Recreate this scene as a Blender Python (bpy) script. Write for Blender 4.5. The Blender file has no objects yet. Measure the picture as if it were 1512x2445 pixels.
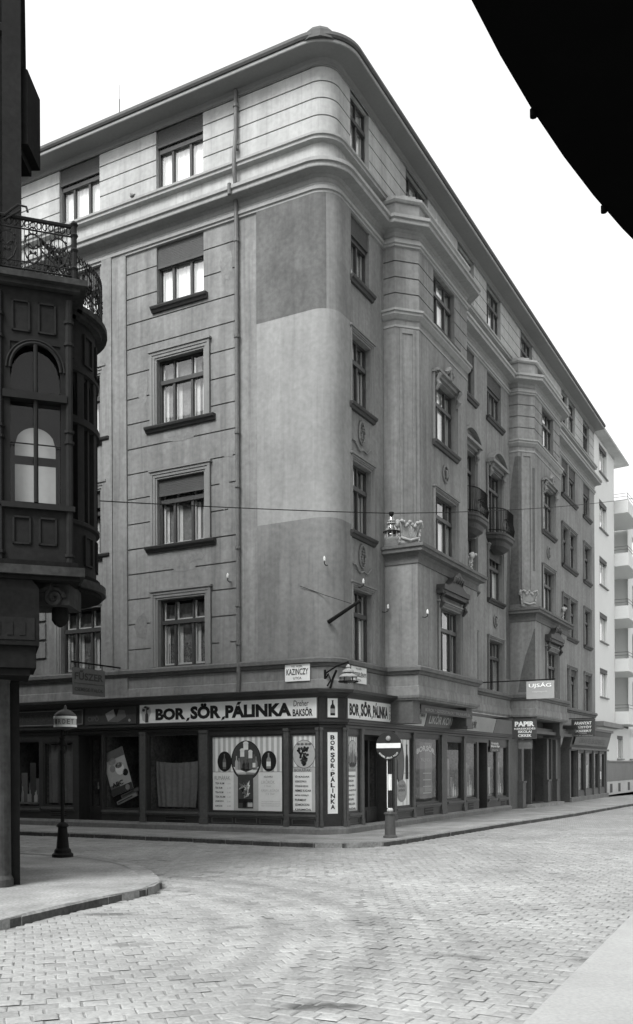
import bpy, math, random
from mathutils import Vector, Matrix
R = math.radians
random.seed(7)
S = bpy.context.scene
COL = S.collection
# ---------------------------------------------------------------- camera
cd = bpy.data.cameras.new('camera'); cam = bpy.data.objects.new('camera', cd); COL.objects.link(cam)
cam.location = (0, 0, 1.7)
cam.rotation_euler = (R(90), R(0.27), 0)
cd.sensor_fit = 'AUTO'; cd.sensor_width = 36
cd.lens = 36*2243/2445.0
cd.shift_y = (1829-1222.5)/2445.0
cd.shift_x = 0
cd.clip_start = .05; cd.clip_end = 2000
S.camera = cam
# ---------------------------------------------------------------- sky, sun, exposure
SUN_EL, SUN_AZ = 48, 214          # azimuth clockwise from +Y
W = bpy.data.worlds.new("World"); S.world = W; W.use_nodes = True
nt = W.node_tree; bg = nt.nodes['Background']
sky = nt.nodes.new('ShaderNodeTexSky'); sky.sky_type = 'NISHITA'; sky.sun_disc = False
sky.sun_elevation = R(SUN_EL); sky.sun_rotation = R(SUN_AZ)
sky.air_density = 1.0; sky.dust_density = 5.0; sky.ozone_density = 1.0
bw = nt.nodes.new('ShaderNodeRGBToBW'); nt.links.new(sky.outputs[0], bw.inputs[0])
mxs = nt.nodes.new('ShaderNodeMix'); mxs.data_type = 'FLOAT'; mxs.inputs[0].default_value = .78   # even cloud veil over the clear sky
nt.links.new(bw.outputs[0], mxs.inputs[2]); mxs.inputs[3].default_value = 1.62
nt.links.new(mxs.outputs[0], bg.inputs[0]); bg.inputs[1].default_value = .15
sl = bpy.data.lights.new('sun', 'SUN'); so = bpy.data.objects.new('sun', sl); COL.objects.link(so)
sl.energy = .75; sl.angle = R(22); sl.color = (1, 1, 1)
az = R(SUN_AZ); el = R(SUN_EL)
sd = Vector((math.sin(az)*math.cos(el), math.cos(az)*math.cos(el), math.sin(el)))
so.rotation_euler = (-sd).to_track_quat('-Z', 'Y').to_euler(); so.location = sd*60
S.view_settings.view_transform = 'Standard'; S.view_settings.look = 'None'
S.view_settings.gamma = 1; S.view_settings.exposure = 2.25
S.cycles.max_bounces = 6; S.cycles.diffuse_bounces = 4; S.cycles.transparent_max_bounces = 12
# ---------------------------------------------------------------- materials
def g(v): return (v*.985, v*1.0, v*.985, 1)
MATS = {}
def mat(name, v, rough=.85, kind=None, spec=.3, amp=.12, scale=3.0, bump=.3, fine=40, streak=0.0, v2=None, metal=0):
    if name in MATS: return MATS[name]
    m = bpy.data.materials.new(name); m.use_nodes = True; MATS[name] = m
    t = m.node_tree; N = t.nodes; L = t.links; p = N['Principled BSDF']
    p.inputs['Roughness'].default_value = rough
    p.inputs['Specular IOR Level'].default_value = spec
    p.inputs['Metallic'].default_value = metal
    tc = N.new('ShaderNodeTexCoord'); geo = N.new('ShaderNodeNewGeometry')
    n1 = N.new('ShaderNodeTexNoise'); n1.inputs['Scale'].default_value = scale/3; n1.inputs['Detail'].default_value = 6
    n1.inputs['Roughness'].default_value = .62
    L.new(geo.outputs['Position'], n1.inputs['Vector'])
    n2 = N.new('ShaderNodeTexNoise'); n2.inputs['Scale'].default_value = fine/3; n2.inputs['Detail'].default_value = 4
    L.new(geo.outputs['Position'], n2.inputs['Vector'])
    r1 = N.new('ShaderNodeMapRange'); L.new(n1.outputs[0], r1.inputs[0])
    r1.inputs[1].default_value = .3; r1.inputs[2].default_value = .7
    r1.inputs[3].default_value = 1-amp; r1.inputs[4].default_value = 1+amp
    r2 = N.new('ShaderNodeMapRange'); L.new(n2.outputs[0], r2.inputs[0])
    r2.inputs[1].default_value = .25; r2.inputs[2].default_value = .75
    r2.inputs[3].default_value = 1-amp*.9; r2.inputs[4].default_value = 1+amp*.9
    mu = N.new('ShaderNodeMath'); mu.operation = 'MULTIPLY'
    L.new(r1.outputs[0], mu.inputs[0]); L.new(r2.outputs[0], mu.inputs[1])
    last = mu
    if streak:
        mp = N.new('ShaderNodeMapping'); mp.inputs['Scale'].default_value = (2.2, 2.2, .16)
        L.new(geo.outputs['Position'], mp.inputs[0])
        n3 = N.new('ShaderNodeTexNoise'); n3.inputs['Scale'].default_value = 1.6; n3.inputs['Detail'].default_value = 5
        L.new(mp.outputs[0], n3.inputs['Vector'])
        r3 = N.new('ShaderNodeMapRange'); L.new(n3.outputs[0], r3.inputs[0])
        r3.inputs[1].default_value = .35; r3.inputs[2].default_value = .65
        r3.inputs[3].default_value = 1-streak; r3.inputs[4].default_value = 1+streak*.5
        m3 = N.new('ShaderNodeMath'); m3.operation = 'MULTIPLY'
        L.new(last.outputs[0], m3.inputs[0]); L.new(r3.outputs[0], m3.inputs[1]); last = m3
        mp2 = N.new('ShaderNodeMapping'); mp2.inputs['Scale'].default_value = (9, 9, .35); mp2.inputs['Location'].default_value = (3, 7, 1)
        L.new(geo.outputs['Position'], mp2.inputs[0])
        n4 = N.new('ShaderNodeTexNoise'); n4.inputs['Scale'].default_value = 1.3; n4.inputs['Detail'].default_value = 3
        L.new(mp2.outputs[0], n4.inputs['Vector'])
        r4 = N.new('ShaderNodeMapRange'); L.new(n4.outputs[0], r4.inputs[0])
        r4.inputs[1].default_value = .52; r4.inputs[2].default_value = .75; r4.inputs[3].default_value = 1; r4.inputs[4].default_value = 1-streak*1.3
        m5 = N.new('ShaderNodeMath'); m5.operation = 'MULTIPLY'
        L.new(last.outputs[0], m5.inputs[0]); L.new(r4.outputs[0], m5.inputs[1]); last = m5
    if kind == 'setts':
        at = N.new('ShaderNodeAttribute'); at.attribute_name = 'tone'
        m4 = N.new('ShaderNodeMath'); m4.operation = 'MULTIPLY'
        L.new(last.outputs[0], m4.inputs[0]); L.new(at.outputs['Fac'], m4.inputs[1]); last = m4
    if kind == 'brick':
        mp = N.new('ShaderNodeMapping'); mp.inputs['Rotation'].default_value = (0, 0, R(28.5))
        L.new(geo.outputs['Position'], mp.inputs[0])
        bt = N.new('ShaderNodeTexBrick'); bt.inputs['Scale'].default_value = 1
        bt.inputs['Brick Width'].default_value = .2; bt.inputs['Row Height'].default_value = .135
        bt.inputs['Mortar Size'].default_value = .012; bt.inputs['Mortar Smooth'].default_value = .6
        bt.inputs['Color1'].default_value = (.8, .8, .8, 1); bt.inputs['Color2'].default_value = (1.1, 1.1, 1.1, 1)
        bt.inputs['Mortar'].default_value = (.35, .35, .35, 1)
        L.new(mp.outputs[0], bt.inputs['Vector'])
        m4 = N.new('ShaderNodeMath'); m4.operation = 'MULTIPLY'
        L.new(last.outputs[0], m4.inputs[0]); L.new(bt.outputs['Color'], m4.inputs[1]); last = m4
    vm = N.new('ShaderNodeVectorMath'); vm.operation = 'SCALE'
    vm.inputs[0].default_value = g(v)[:3]; L.new(last.outputs[0], vm.inputs['Scale'])
    L.new(vm.outputs[0], p.inputs['Base Color'])
    if bump:
        b = N.new('ShaderNodeBump'); b.inputs['Strength'].default_value = bump; b.inputs['Distance'].default_value = .01
        L.new(n2.outputs[0], b.inputs['Height']); L.new(b.outputs[0], p.inputs['Normal'])
    return m
def glassmat(name, tint=.75, rough=.03, ior=1.6, graze=.8):
    m = bpy.data.materials.new(name); m.use_nodes = True; MATS[name] = m
    t = m.node_tree; N = t.nodes; L = t.links
    for n in list(N):
        if n.type == 'BSDF_PRINCIPLED': N.remove(n)
    out = N['Material Output']
    tr = N.new('ShaderNodeBsdfTransparent'); tr.inputs[0].default_value = (tint, tint, tint, 1)
    gl = N.new('ShaderNodeBsdfGlossy'); gl.inputs['Roughness'].default_value = rough; gl.inputs[0].default_value = (.9, .9, .9, 1)
    lw = N.new('ShaderNodeLayerWeight'); lw.inputs[0].default_value = .5
    pw = N.new('ShaderNodeMath'); pw.operation = 'POWER'; L.new(lw.outputs['Facing'], pw.inputs[0]); pw.inputs[1].default_value = 3.5
    fr = N.new('ShaderNodeMath'); fr.operation = 'MULTIPLY_ADD'; L.new(pw.outputs[0], fr.inputs[0]); fr.inputs[1].default_value = graze; fr.inputs[2].default_value = ((ior-1)/(ior+1))**2+.02
    nz = N.new('ShaderNodeTexNoise'); nz.inputs['Scale'].default_value = 1.3
    geo = N.new('ShaderNodeNewGeometry'); L.new(geo.outputs['Position'], nz.inputs['Vector'])
    b = N.new('ShaderNodeBump'); b.inputs['Strength'].default_value = .08; b.inputs['Distance'].default_value = .05
    L.new(nz.outputs[0], b.inputs['Height']); L.new(b.outputs[0], gl.inputs['Normal'])
    mx = N.new('ShaderNodeMixShader'); L.new(fr.outputs[0], mx.inputs[0]); L.new(tr.outputs[0], mx.inputs[1]); L.new(gl.outputs[0], mx.inputs[2])
    L.new(mx.outputs[0], out.inputs[0]); return m
PL = mat('grey_plaster', .212, .95, amp=.17, scale=1.6, bump=.6, fine=25, streak=.17)
PLD = mat('dark_plaster', .112, .95, amp=.22, scale=2.4, bump=.5, fine=25, streak=.08)
PLL = mat('pale_plaster_patch', .255, .95, amp=.13, scale=2, bump=.5, fine=25, streak=.08)
PLM = mat('mid_plaster_patch', .19, .95, amp=.16, scale=2.4, bump=.5, fine=25, streak=.12)
PLT = mat('light_top_plaster', .375, .95, amp=.12, scale=1.8, bump=.4, fine=25, streak=.13)
MLD = mat('moulding_plaster', .29, .9, amp=.09, scale=2.5, bump=.3, streak=.05)
CRN = mat('shaded_soffit_plaster', .2, .9, amp=.06, scale=2, bump=.2)  # cornice plaster, with the shade under the overhang put into its darker colour
ROF = mat('roof_metal', .08, .8, amp=.15, bump=.2)
SIL = mat('dark_sill_sheet', .04, .6, amp=.2, bump=.1)
CAS = mat('window_surround_plaster', .2, .9, amp=.08, bump=.3, streak=.08)
FAR = mat('white_render', .62, .95, amp=.03, scale=1.5, bump=.2)
FARG = mat('grey_render', .2, .95, amp=.08, bump=.3)
STN = mat('plinth_stone', .17, .9, amp=.2, scale=4, bump=.5)
ORN = mat('carved_stone', .33, .9, amp=.15, scale=8, bump=.4)
WDK = mat('dark_shopfront_wood', .035, .5, amp=.2, bump=.15, spec=.4)
WBR = mat('brown_window_wood', .05, .5, amp=.2, bump=.15)
WGR = mat('grey_painted_wood', .085, .6, amp=.2, bump=.15)
WHW = mat('white_painted_wood', .5, .6, amp=.06, bump=.1)
CUR = mat('white_curtain', .88, .95, amp=.06, bump=.1)
CUG = mat('grey_curtain', .42, .95, amp=.1, bump=.1)
LAC = mat('lace_curtain', .12, .95, amp=.5, scale=30, fine=60, bump=0)
SHU = mat('roller_shutter_slats', .07, .8, amp=.1, bump=.1)
INT = mat('room_interior', .09, .95, amp=.1, bump=0)
IRN = mat('black_iron', .012, .7, spec=.12, amp=.3, bump=.1)
PIP = mat('drainpipe_zinc', .12, .6, amp=.2, bump=.1)
ENM = mat('white_enamel', .84, .4, amp=.04, bump=.02)
BLK = mat('black_lettering', .015, .6, amp=.1, bump=0)
GRY = mat('grey_lettering', .3, .7, amp=.1, bump=0)
LGY = mat('light_grey_print', .5, .7, amp=.06, bump=0)
MGY = mat('mid_grey_print', .14, .7, amp=.1, bump=0)
DGY = mat('dark_grey_board', .06, .6, amp=.15, bump=.05)
POR = mat('white_porcelain', .6, .25, amp=.02, bump=0)
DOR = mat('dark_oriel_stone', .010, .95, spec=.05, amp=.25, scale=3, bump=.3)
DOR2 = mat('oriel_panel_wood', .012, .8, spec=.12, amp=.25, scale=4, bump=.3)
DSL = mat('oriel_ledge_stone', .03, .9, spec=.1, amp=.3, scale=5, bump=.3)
PAV = mat('asphalt_pavement', .25, .95, amp=.32, scale=3.2, bump=.8, fine=70)
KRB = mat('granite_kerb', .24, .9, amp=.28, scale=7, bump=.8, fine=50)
SET = mat('granite_setts', .285, .95, kind='setts', spec=.1, amp=.2, scale=1.2, bump=.8, fine=70)
RDB = mat('sett_bedding', .21, .95, amp=.15, bump=.5)
RDF = mat('far_setts', .27, .85, kind='brick', amp=.12, scale=1, bump=.4)
CAN = mat('black_canopy_sheet', .004, .9, amp=.1, bump=0, spec=.0)
GLS = glassmat('window_glass', .95, .03, 1.75, .9)
NET = mat('grey_net_curtain', .16, .95, amp=.25, scale=9, bump=0)
SLB = mat('dark_band_plaster', .12, .9, amp=.15, scale=2.5, bump=.3, streak=.1)
CUS = mat('side_curtain', .5, .95, amp=.1, bump=.1)
CUF = mat('faded_shop_cloth', .17, .95, amp=.15, bump=.1)
SHP = mat('shop_interior', .12, .95, amp=.4, scale=5, bump=0)
PAR = mat('pale_smooth_pavement', .33, .95, amp=.12, scale=2.4, bump=.5, fine=90)
DSC = mat('dark_enamel_disc', .03, .5, amp=.1, bump=.02)
GLH = glassmat('bright_window_glass', .97, .05, 2.2)
GLD = glassmat('shop_glass', .93, .03, 1.5, .4)
GLO = glassmat('oriel_glass_pane', .85, .03, 1.15, .3)
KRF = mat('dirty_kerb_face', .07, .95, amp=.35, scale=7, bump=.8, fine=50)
LMP = mat('milk_glass', .8, .3, amp=.03, bump=0)
# ---------------------------------------------------------------- mesh builder
class MB:
    def __init__(s): s.v = []; s.f = []; s.m = []
    def face(s, pts, mi=0):
        b = len(s.v); s.v += [tuple(p) for p in pts]; s.f.append(tuple(range(b, b+len(pts)))); s.m.append(mi)
    def grid(s, rows, mi=0, closed=False):
        b = len(s.v); n = len(rows[0])
        for r in rows: s.v += [tuple(p) for p in r]
        for i in range(len(rows)-1):
            for j in range(n if closed else n-1):
                k = (j+1) % n
                s.f.append((b+i*n+j, b+i*n+k, b+(i+1)*n+k, b+(i+1)*n+j)); s.m.append(mi)
    def box(s, x0, x1, y0, y1, z0, z1, mi=0, T=None):
        T = T or (lambda x, y, z: (x, y, z))
        c = [T(x, y, z) for z in (z0, z1) for (x, y) in ((x0, y0), (x1, y0), (x1, y1), (x0, y1))]
        b = len(s.v); s.v += [tuple(p) for p in c]
        for f in ((0, 3, 2, 1), (4, 5, 6, 7), (0, 1, 5, 4), (1, 2, 6, 5), (2, 3, 7, 6), (3, 0, 4, 7)):
            s.f.append(tuple(b+i for i in f)); s.m.append(mi)
    def tube(s, pts, r, n=8, mi=0, cap=True):
        pts = [Vector(p) for p in pts]; rs = r if isinstance(r, (list, tuple)) else [r]*len(pts)
        rows = []; up = None
        for i, p in enumerate(pts):
            d = (pts[min(i+1, len(pts)-1)]-pts[max(i-1, 0)]).normalized()
            if up is None: up = d.orthogonal().normalized()
            a = (up-d*up.dot(d)).normalized(); up = a; c = d.cross(a)
            rows.append([p+(a*math.cos(t)+c*math.sin(t))*rs[i] for t in [2*math.pi*k/n for k in range(n)]])
        s.grid(rows, mi, True)
        if cap: s.face(rows[0][::-1], mi); s.face(rows[-1], mi)
    def lathe(s, prof, c=(0, 0, 0), n=16, mi=0, axis='z'):
        rows = []
        for r, z in prof:
            row = []
            for k in range(n):
                t = 2*math.pi*k/n
                if axis == 'z': row.append((c[0]+r*math.cos(t), c[1]+r*math.sin(t), c[2]+z))
                else: row.append((c[0]+r*math.cos(t), c[1]+z, c[2]+r*math.sin(t)))
            rows.append(row)
        s.grid(rows, mi, True); s.face(rows[0][::-1], mi); s.face(rows[-1], mi)
    def prism(s, poly, a, b, T, mi=0):        # poly in (x,z), extruded from y=a to y=b
        f1 = [T(x, a, z) for x, z in poly]; f2 = [T(x, b, z) for x, z in poly]
        s.face(f1, mi); s.face(f2[::-1], mi)
        n = len(poly)
        for i in range(n):
            j = (i+1) % n; s.face([f1[i], f2[i], f2[j], f1[j]], mi)
    def flatpoly(s, poly, z0, z1, mi=0, cap=True):   # poly (x,y)
        s_ = [(x, y, z0) for x, y in poly]; t_ = [(x, y, z1) for x, y in poly]; n = len(poly)
        if cap: s.face(t_, mi); s.face(s_[::-1], mi)
        for i in range(n):
            j = (i+1) % n; s.face([s_[i], s_[j], t_[j], t_[i]], mi)
    def mesh(s, name, mats, smooth=False, merge=False):
        me = bpy.data.meshes.new(name); me.from_pydata(s.v, [], s.f)
        for m in (mats if isinstance(mats, (list, tuple)) else [mats]): me.materials.append(m)
        me.polygons.foreach_set('material_index', s.m)
        if smooth: me.polygons.foreach_set('use_smooth', [True]*len(s.f))
        me.validate(); me.update()
        if merge or smooth:
            import bmesh
            bm = bmesh.new(); bm.from_mesh(me); bmesh.ops.remove_doubles(bm, verts=bm.verts, dist=1e-5)
            bm.to_mesh(me); bm.free()
        return me
    def obj(s, name, mats, parent=None, loc=None, rotz=0, smooth=False, merge=False, **k):
        me = s.mesh(name, mats, smooth, merge)
        return put(name, me, parent, loc, rotz, **k)
def put(name, me, parent=None, loc=None, rotz=0, **k):
    """loc None: mesh is in world metres; a child is then shifted by its root's location"""
    o = bpy.data.objects.new(name, me); COL.objects.link(o)
    if parent: o.parent = parent
    if loc is None:
        loc = Vector((0, 0, 0))
        if parent:
            r = parent; tot = Vector((0, 0, 0))
            while r: tot += r.location; r = r.parent
            loc = -tot
    o.location = loc; o.rotation_euler = (0, 0, rotz)
    for a, b in k.items(): o[a] = b
    return o
def thing(name, label, cat, loc=(0, 0, 0), rotz=0, group=None):
    o = bpy.data.objects.new(name, None); COL.objects.link(o); o.empty_display_size = .3
    o.location = loc; o.rotation_euler = (0, 0, rotz); o['label'] = label; o['category'] = cat
    if group: o['group'] = group
    return o
def tag(o, label, cat, group=None):
    o['label'] = label; o['category'] = cat
    if group: o['group'] = group
    return o
def copy_tree(o, parent=None):
    c = o.copy(); COL.objects.link(c)
    if parent: c.parent = parent
    for ch in list(o.children): copy_tree(ch, c)
    return c
# text as mesh, cached
TXT = {}
def text_mesh(body, bold=0.0, shear=0.0, space=1.0):
    k = (body, bold, shear, space)
    if k in TXT: return TXT[k]
    cu = bpy.data.curves.new('lettering', 'FONT'); cu.body = body; cu.size = 1; cu.offset = bold; cu.shear = shear
    cu.space_character = space; cu.resolution_u = 3
    o = bpy.data.objects.new('lettering', cu); COL.objects.link(o)
    dg = bpy.context.evaluated_depsgraph_get(); dg.update()
    me = bpy.data.meshes.new_from_object(o.evaluated_get(dg))
    vs = [tuple(v.co) for v in me.vertices]; fs = [tuple(p.vertices) for p in me.polygons]
    bpy.data.objects.remove(o); bpy.data.curves.remove(cu); bpy.data.meshes.remove(me)
    x0 = min(v[0] for v in vs); x1 = max(v[0] for v in vs); y0 = min(v[1] for v in vs); y1 = max(v[1] for v in vs)
    r = ([((v[0]-x0)/(x1-x0), (v[1]-y0)/(y1-y0)) for v in vs], fs)
    TXT[k] = r; return r
class Board:
    """flat printed panel: x right, z up, y towards the back; layers 2 mm apart"""
    def __init__(s, mats): s.mb = MB(); s.tx = MB(); s.mats = mats; s.k = 0
    def lay(s, n=1): s.k += n
    def y(s): return -.0025*s.k
    def slab(s, x0, x1, z0, z1, th, m): s.mb.box(x0, x1, 0, th, z0, z1, s.mats.index(m)); s.k = 1
    def rect(s, x0, x1, z0, z1, m):
        y = s.y(); s.mb.face([(x0, y, z0), (x1, y, z0), (x1, y, z1), (x0, y, z1)], s.mats.index(m))
    def poly(s, pts, m): y = s.y(); s.mb.face([(x, y, z) for x, z in pts], s.mats.index(m))
    def disc(s, cx, cz, rx, rz, m, n=28):
        s.poly([(cx+rx*math.cos(2*math.pi*i/n), cz+rz*math.sin(2*math.pi*i/n)) for i in range(n)], m)
    def text(s, body, x0, x1, z0, z1, m, bold=0.0, shear=0, arc=None):
        vs, fs = text_mesh(body, bold, shear); y = s.y()-.001; b = len(s.tx.v)
        for u, w in vs:
            x = x0+u*(x1-x0); z = z0+w*(z1-z0)
            if arc: z += arc*(1-((u-.5)*2)**2)
            s.tx.v.append((x, y, z))
        for f in fs: s.tx.f.append(tuple(b+i for i in f)); s.tx.m.append(s.mats.index(m))
    def bottle(s, cx, z0, w, h, m, lab=None):
        pr = [(.5, 0), (.5, .55), (.42, .64), (.18, .74), (.15, .95), (.2, .95), (.2, 1)]
        pts = [(cx+a*w, z0+b*h) for a, b in pr]+[(cx-a*w, z0+b*h) for a, b in pr[::-1]]
        s.poly(pts, m)
        if lab: s.lay(); s.rect(cx-.5*w, cx+.5*w, z0+.15*h, z0+.45*h, lab); s.k -= 1
    def obj(s, name, parent=None, loc=(0, 0, 0), rotz=0, **k):
        o = s.mb.obj(name, s.mats, parent, loc, rotz, **k)
        if s.tx.v: s.tx.obj('lettering', s.mats, o, (0, 0, 0))
        return o
# ---------------------------------------------------------------- site layout: street corner C, R runs away to the right, L to the left
Cx, Cy = .417, 23.25
Rv = Vector((.4766, .8791)); Lv = Vector((-.8791, .4766))
C = Vector((Cx, Cy))
def rp(s, o=0): p = C+Rv*s-Lv*o; return (p.x, p.y)
def lp(s, o=0): p = C+Lv*s-Rv*o; return (p.x, p.y)
class Seg:      # wall stretch p->q, left to right as seen from the street
    def __init__(s, p, q):
        s.p = Vector(p); s.q = Vector(q); d = s.q-s.p; s.len = d.length; s.e = d/s.len; s.n = Vector((s.e.y, -s.e.x))
        s.ang = math.atan2(s.e.y, s.e.x)
    def T(s, t, o, z): a = s.p+s.e*t+s.n*o; return (a.x, a.y, z)
    def TB(s, x, y, z): a = s.p+s.e*x-s.n*y; return (a.x, a.y, z)
    def at(s, t, o=0, z=0): return Vector(s.T(t, o, z))
SL = Seg(lp(15), lp(0))       # t = 15 - s
SR = Seg(rp(0), rp(60))       # t = s
def boxseg(mb, sg, t0, t1, o0, o1, z0, z1, mi=0): mb.box(t0, t1, o0, o1, z0, z1, mi, T=sg.T)
def panel(mb, sg, t0, t1, z0, z1, off=0, ops=(), depth=.3, gr=(), gh=.035, gd=.035, mi=0, mr=None):
    ops = [o for o in ops if o[1] > t0 and o[0] < t1 and o[3] > z0 and o[2] < z1]
    ts = {t0, t1}; zs = {z0, z1}
    for a, b, c, d in ops: ts |= {max(a, t0), min(b, t1)}; zs |= {max(c, z0), min(d, z1)}
    gz = [(z-gh/2, z+gh/2) for z in gr if z0 < z-gh/2 and z+gh/2 < z1]
    for a, b in gz: zs |= {a, b}
    ts = sorted(ts); zs = sorted(zs); T = sg.T
    def hole(t, z): return any(a < t < b and c < z < d for a, b, c, d in ops)
    def ing(z): return any(a < z < b for a, b in gz)
    for i in range(len(ts)-1):
        for j in range(len(zs)-1):
            a, b, c, d = ts[i], ts[i+1], zs[j], zs[j+1]; tm = (a+b)/2; zm = (c+d)/2
            if hole(tm, zm): continue
            if ing(zm):
                o = off-gd
                mb.face([T(a, o, c), T(b, o, c), T(b, o, d), T(a, o, d)], mi)
                mb.face([T(a, off, c), T(b, off, c), T(b, o, c), T(a, o, c)], mi)
                mb.face([T(a, o, d), T(b, o, d), T(b, off, d), T(a, off, d)], mi)
            else: mb.face([T(a, off, c), T(b, off, c), T(b, off, d), T(a, off, d)], mi)
    for a, b, c, d in ops:
        a = max(a, t0); b = min(b, t1); c = max(c, z0); d = min(d, z1); i = off-depth; m2 = mi if mr is None else mr
        mb.face([T(a, off, c), T(a, i, c), T(b, i, c), T(b, off, c)], m2); mb.face([T(a, off, d), T(b, off, d), T(b, i, d), T(a, i, d)], m2)
        mb.face([T(a, off, c), T(a, off, d), T(a, i, d), T(a, i, c)], m2); mb.face([T(b, off, c), T(b, i, c), T(b, i, d), T(b, off, d)], m2)
def offs(path, d, closed=False):
    P = [Vector(p) for p in path]; out = []; n = len(P)
    for i, p in enumerate(P):
        a = P[i-1] if i > 0 else None; b = P[i+1] if i < n-1 else None
        n1 = n2 = None
        if a is not None: e = (p-a).normalized(); n1 = Vector((e.y, -e.x))
        if b is not None: e = (b-p).normalized(); n2 = Vector((e.y, -e.x))
        if n1 is None: n1 = n2
        if n2 is None: n2 = n1
        m = (n1+n2).normalized(); out.append(p+m*(d/max(.35, m.dot(n1))))
    return out
def sweep(mb, path, prof, mi=0, caps=True, closed=True):
    """prof: list of (off, z); swept along path"""
    cols = [offs(path, o) for o, z in prof]
    rows = [[(cols[k][i].x, cols[k][i].y, prof[k][1]) for k in range(len(prof))] for i in range(len(path))]
    mb.grid(rows, mi, closed)
    if caps and closed: mb.face(rows[0], mi); mb.face(rows[-1][::-1], mi)
def arc(c, r, a0, a1, n): return [(c[0]+r*math.cos(a0+(a1-a0)*i/n), c[1]+r*math.sin(a0+(a1-a0)*i/n)) for i in range(n+1)]
RC = .52
cc = C+Lv*RC+Rv*RC
a0 = math.atan2(-Rv.y, -Rv.x); a1 = math.atan2(-Lv.y, -Lv.x)
if a1 < a0: a1 += 2*math.pi
ARC = arc(cc, RC, a0, a1, 12)          # from L tangent to R tangent
# ================================================================= SETTING
def struct(o, **k):
    o['kind'] = 'structure'
    return o
mb = MB(); mb.face([(-400, -200, -.127), (400, -200, -.127), (400, 600, -.127), (-400, 600, -.127)])
struct(mb.obj('ground', RDB))
PAVE_L = [(-3.56, 10.45), (-3.3, 11.2), (-2.86, 12.3), (-2.52, 12.95), (-2.33, 13.45), (-2.32, 13.95), (-2.47, 14.6), (-2.72, 15.4), (-3.14, 16.4), (-3.9, 17.55), (-4.9, 18.3)]
PAVE_L = [(-7.5, 1.5)]+PAVE_L+[tuple(Vector((-4.9, 18.3))+Lv*30), (-60, 14)]
e0 = Vector((1.34, 6.17)); eR = Vector((.445, .8955)); PAVE_R = [tuple(e0-eR*20), tuple(e0+eR*60), tuple(e0+eR*60-Lv*20), tuple(e0-eR*20-Lv*20)]
k1 = [lp(40, 2.25), lp(12, 2.25), lp(3.2, 2.2), lp(.6, 2.3), lp(-.9, 2.25), lp(-1.55, 1.9), lp(-1.95, 1.4)]
k2 = [rp(-.2, 2.1), rp(1.2, 2.15), rp(6.2, 2.4), rp(13, 2.9), rp(22, 3.2), rp(60, 4.2)]
PAVE_C = k1+k2+[rp(60, -3), rp(1, -3), lp(1, -3), lp(40, -3)]
# kerb corner smoothed
def inpoly(x, y, P):
    c = False; j = len(P)-1
    for i in range(len(P)):
        if (P[i][1] > y) != (P[j][1] > y) and x < (P[j][0]-P[i][0])*(y-P[i][1])/(P[j][1]-P[i][1])+P[i][0]: c = not c
        j = i
    return c
for nm, poly, lo in (('pavement_corner', PAVE_C, (0, len(k1)+len(k2))), ('pavement_left', PAVE_L, (0, 12)), ('pavement_right', PAVE_R, (0, 2))):
    mb = MB(); mb.flatpoly(poly, -.14, -.004); struct(mb.obj(nm, PAR if nm == 'pavement_right' else PAV))
    if nm == 'pavement_right': continue
    # kerb stones along the open edge
    pts = [Vector(p) for p in poly[lo[0]:lo[1]]]
    if nm == 'pavement_left': pts = [Vector(p) for p in poly[0:13]]
    if nm == 'pavement_right': pts = pts[::-1]; 
    sgn = 1 if nm != 'pavement_right' else -1
    if nm == 'pavement_right': pts = pts[::-1]
    # resample to ~0.9 m stones
    kb = MB(); d = 0; cum = [0]
    for i in range(1, len(pts)): cum.append(cum[-1]+(pts[i]-pts[i-1]).length)
    def pat(s):
        for i in range(1, len(pts)):
            if s <= cum[i]: f = (s-cum[i-1])/(cum[i]-cum[i-1]); return pts[i-1].lerp(pts[i], f)
        return pts[-1]
    cen = Vector((sum(p[0] for p in poly)/len(poly), sum(p[1] for p in poly)/len(poly)))
    s = 0
    while s < cum[-1]-.01:
        ln = random.uniform(.7, 1.0); e = min(s+ln, cum[-1]); a = pat(s+.006); b = pat(e-.006); ex = (b-a).normalized(); nn = Vector((ex.y, -ex.x))
        if inpoly((a.x+b.x)/2+nn.x*.1, (a.y+b.y)/2+nn.y*.1, poly): nn = -nn
        h = random.uniform(0, .008); w = .26; fx = random.uniform(-.006, .006)
        q = [a+nn*(.012+fx), b+nn*(.012+fx), b-nn*w, a-nn*w]; t = [a-nn*.012, b-nn*.012, b-nn*w, a-nn*w]
        r = [(p.x, p.y, -.14) for p in q]; r2 = [(p.x, p.y, -.025) for p in q[:2]]; r3 = [(p.x, p.y, h) for p in t]
        kb.face([r[0], r[1], r2[1], r2[0]], 1); kb.face([r2[0], r2[1], r3[1], r3[0]]); kb.face(r3)
        kb.face([r[1], (q[2].x, q[2].y, -.14), r3[2], r3[1], r2[1]]); kb.face([r[0], r2[0], r3[0], r3[3], (q[3].x, q[3].y, -.14)])
        s = e
    if nm != 'pavement_right': struct(kb.obj(nm.replace('pavement', 'kerb'), [KRB, KRF]))
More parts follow.
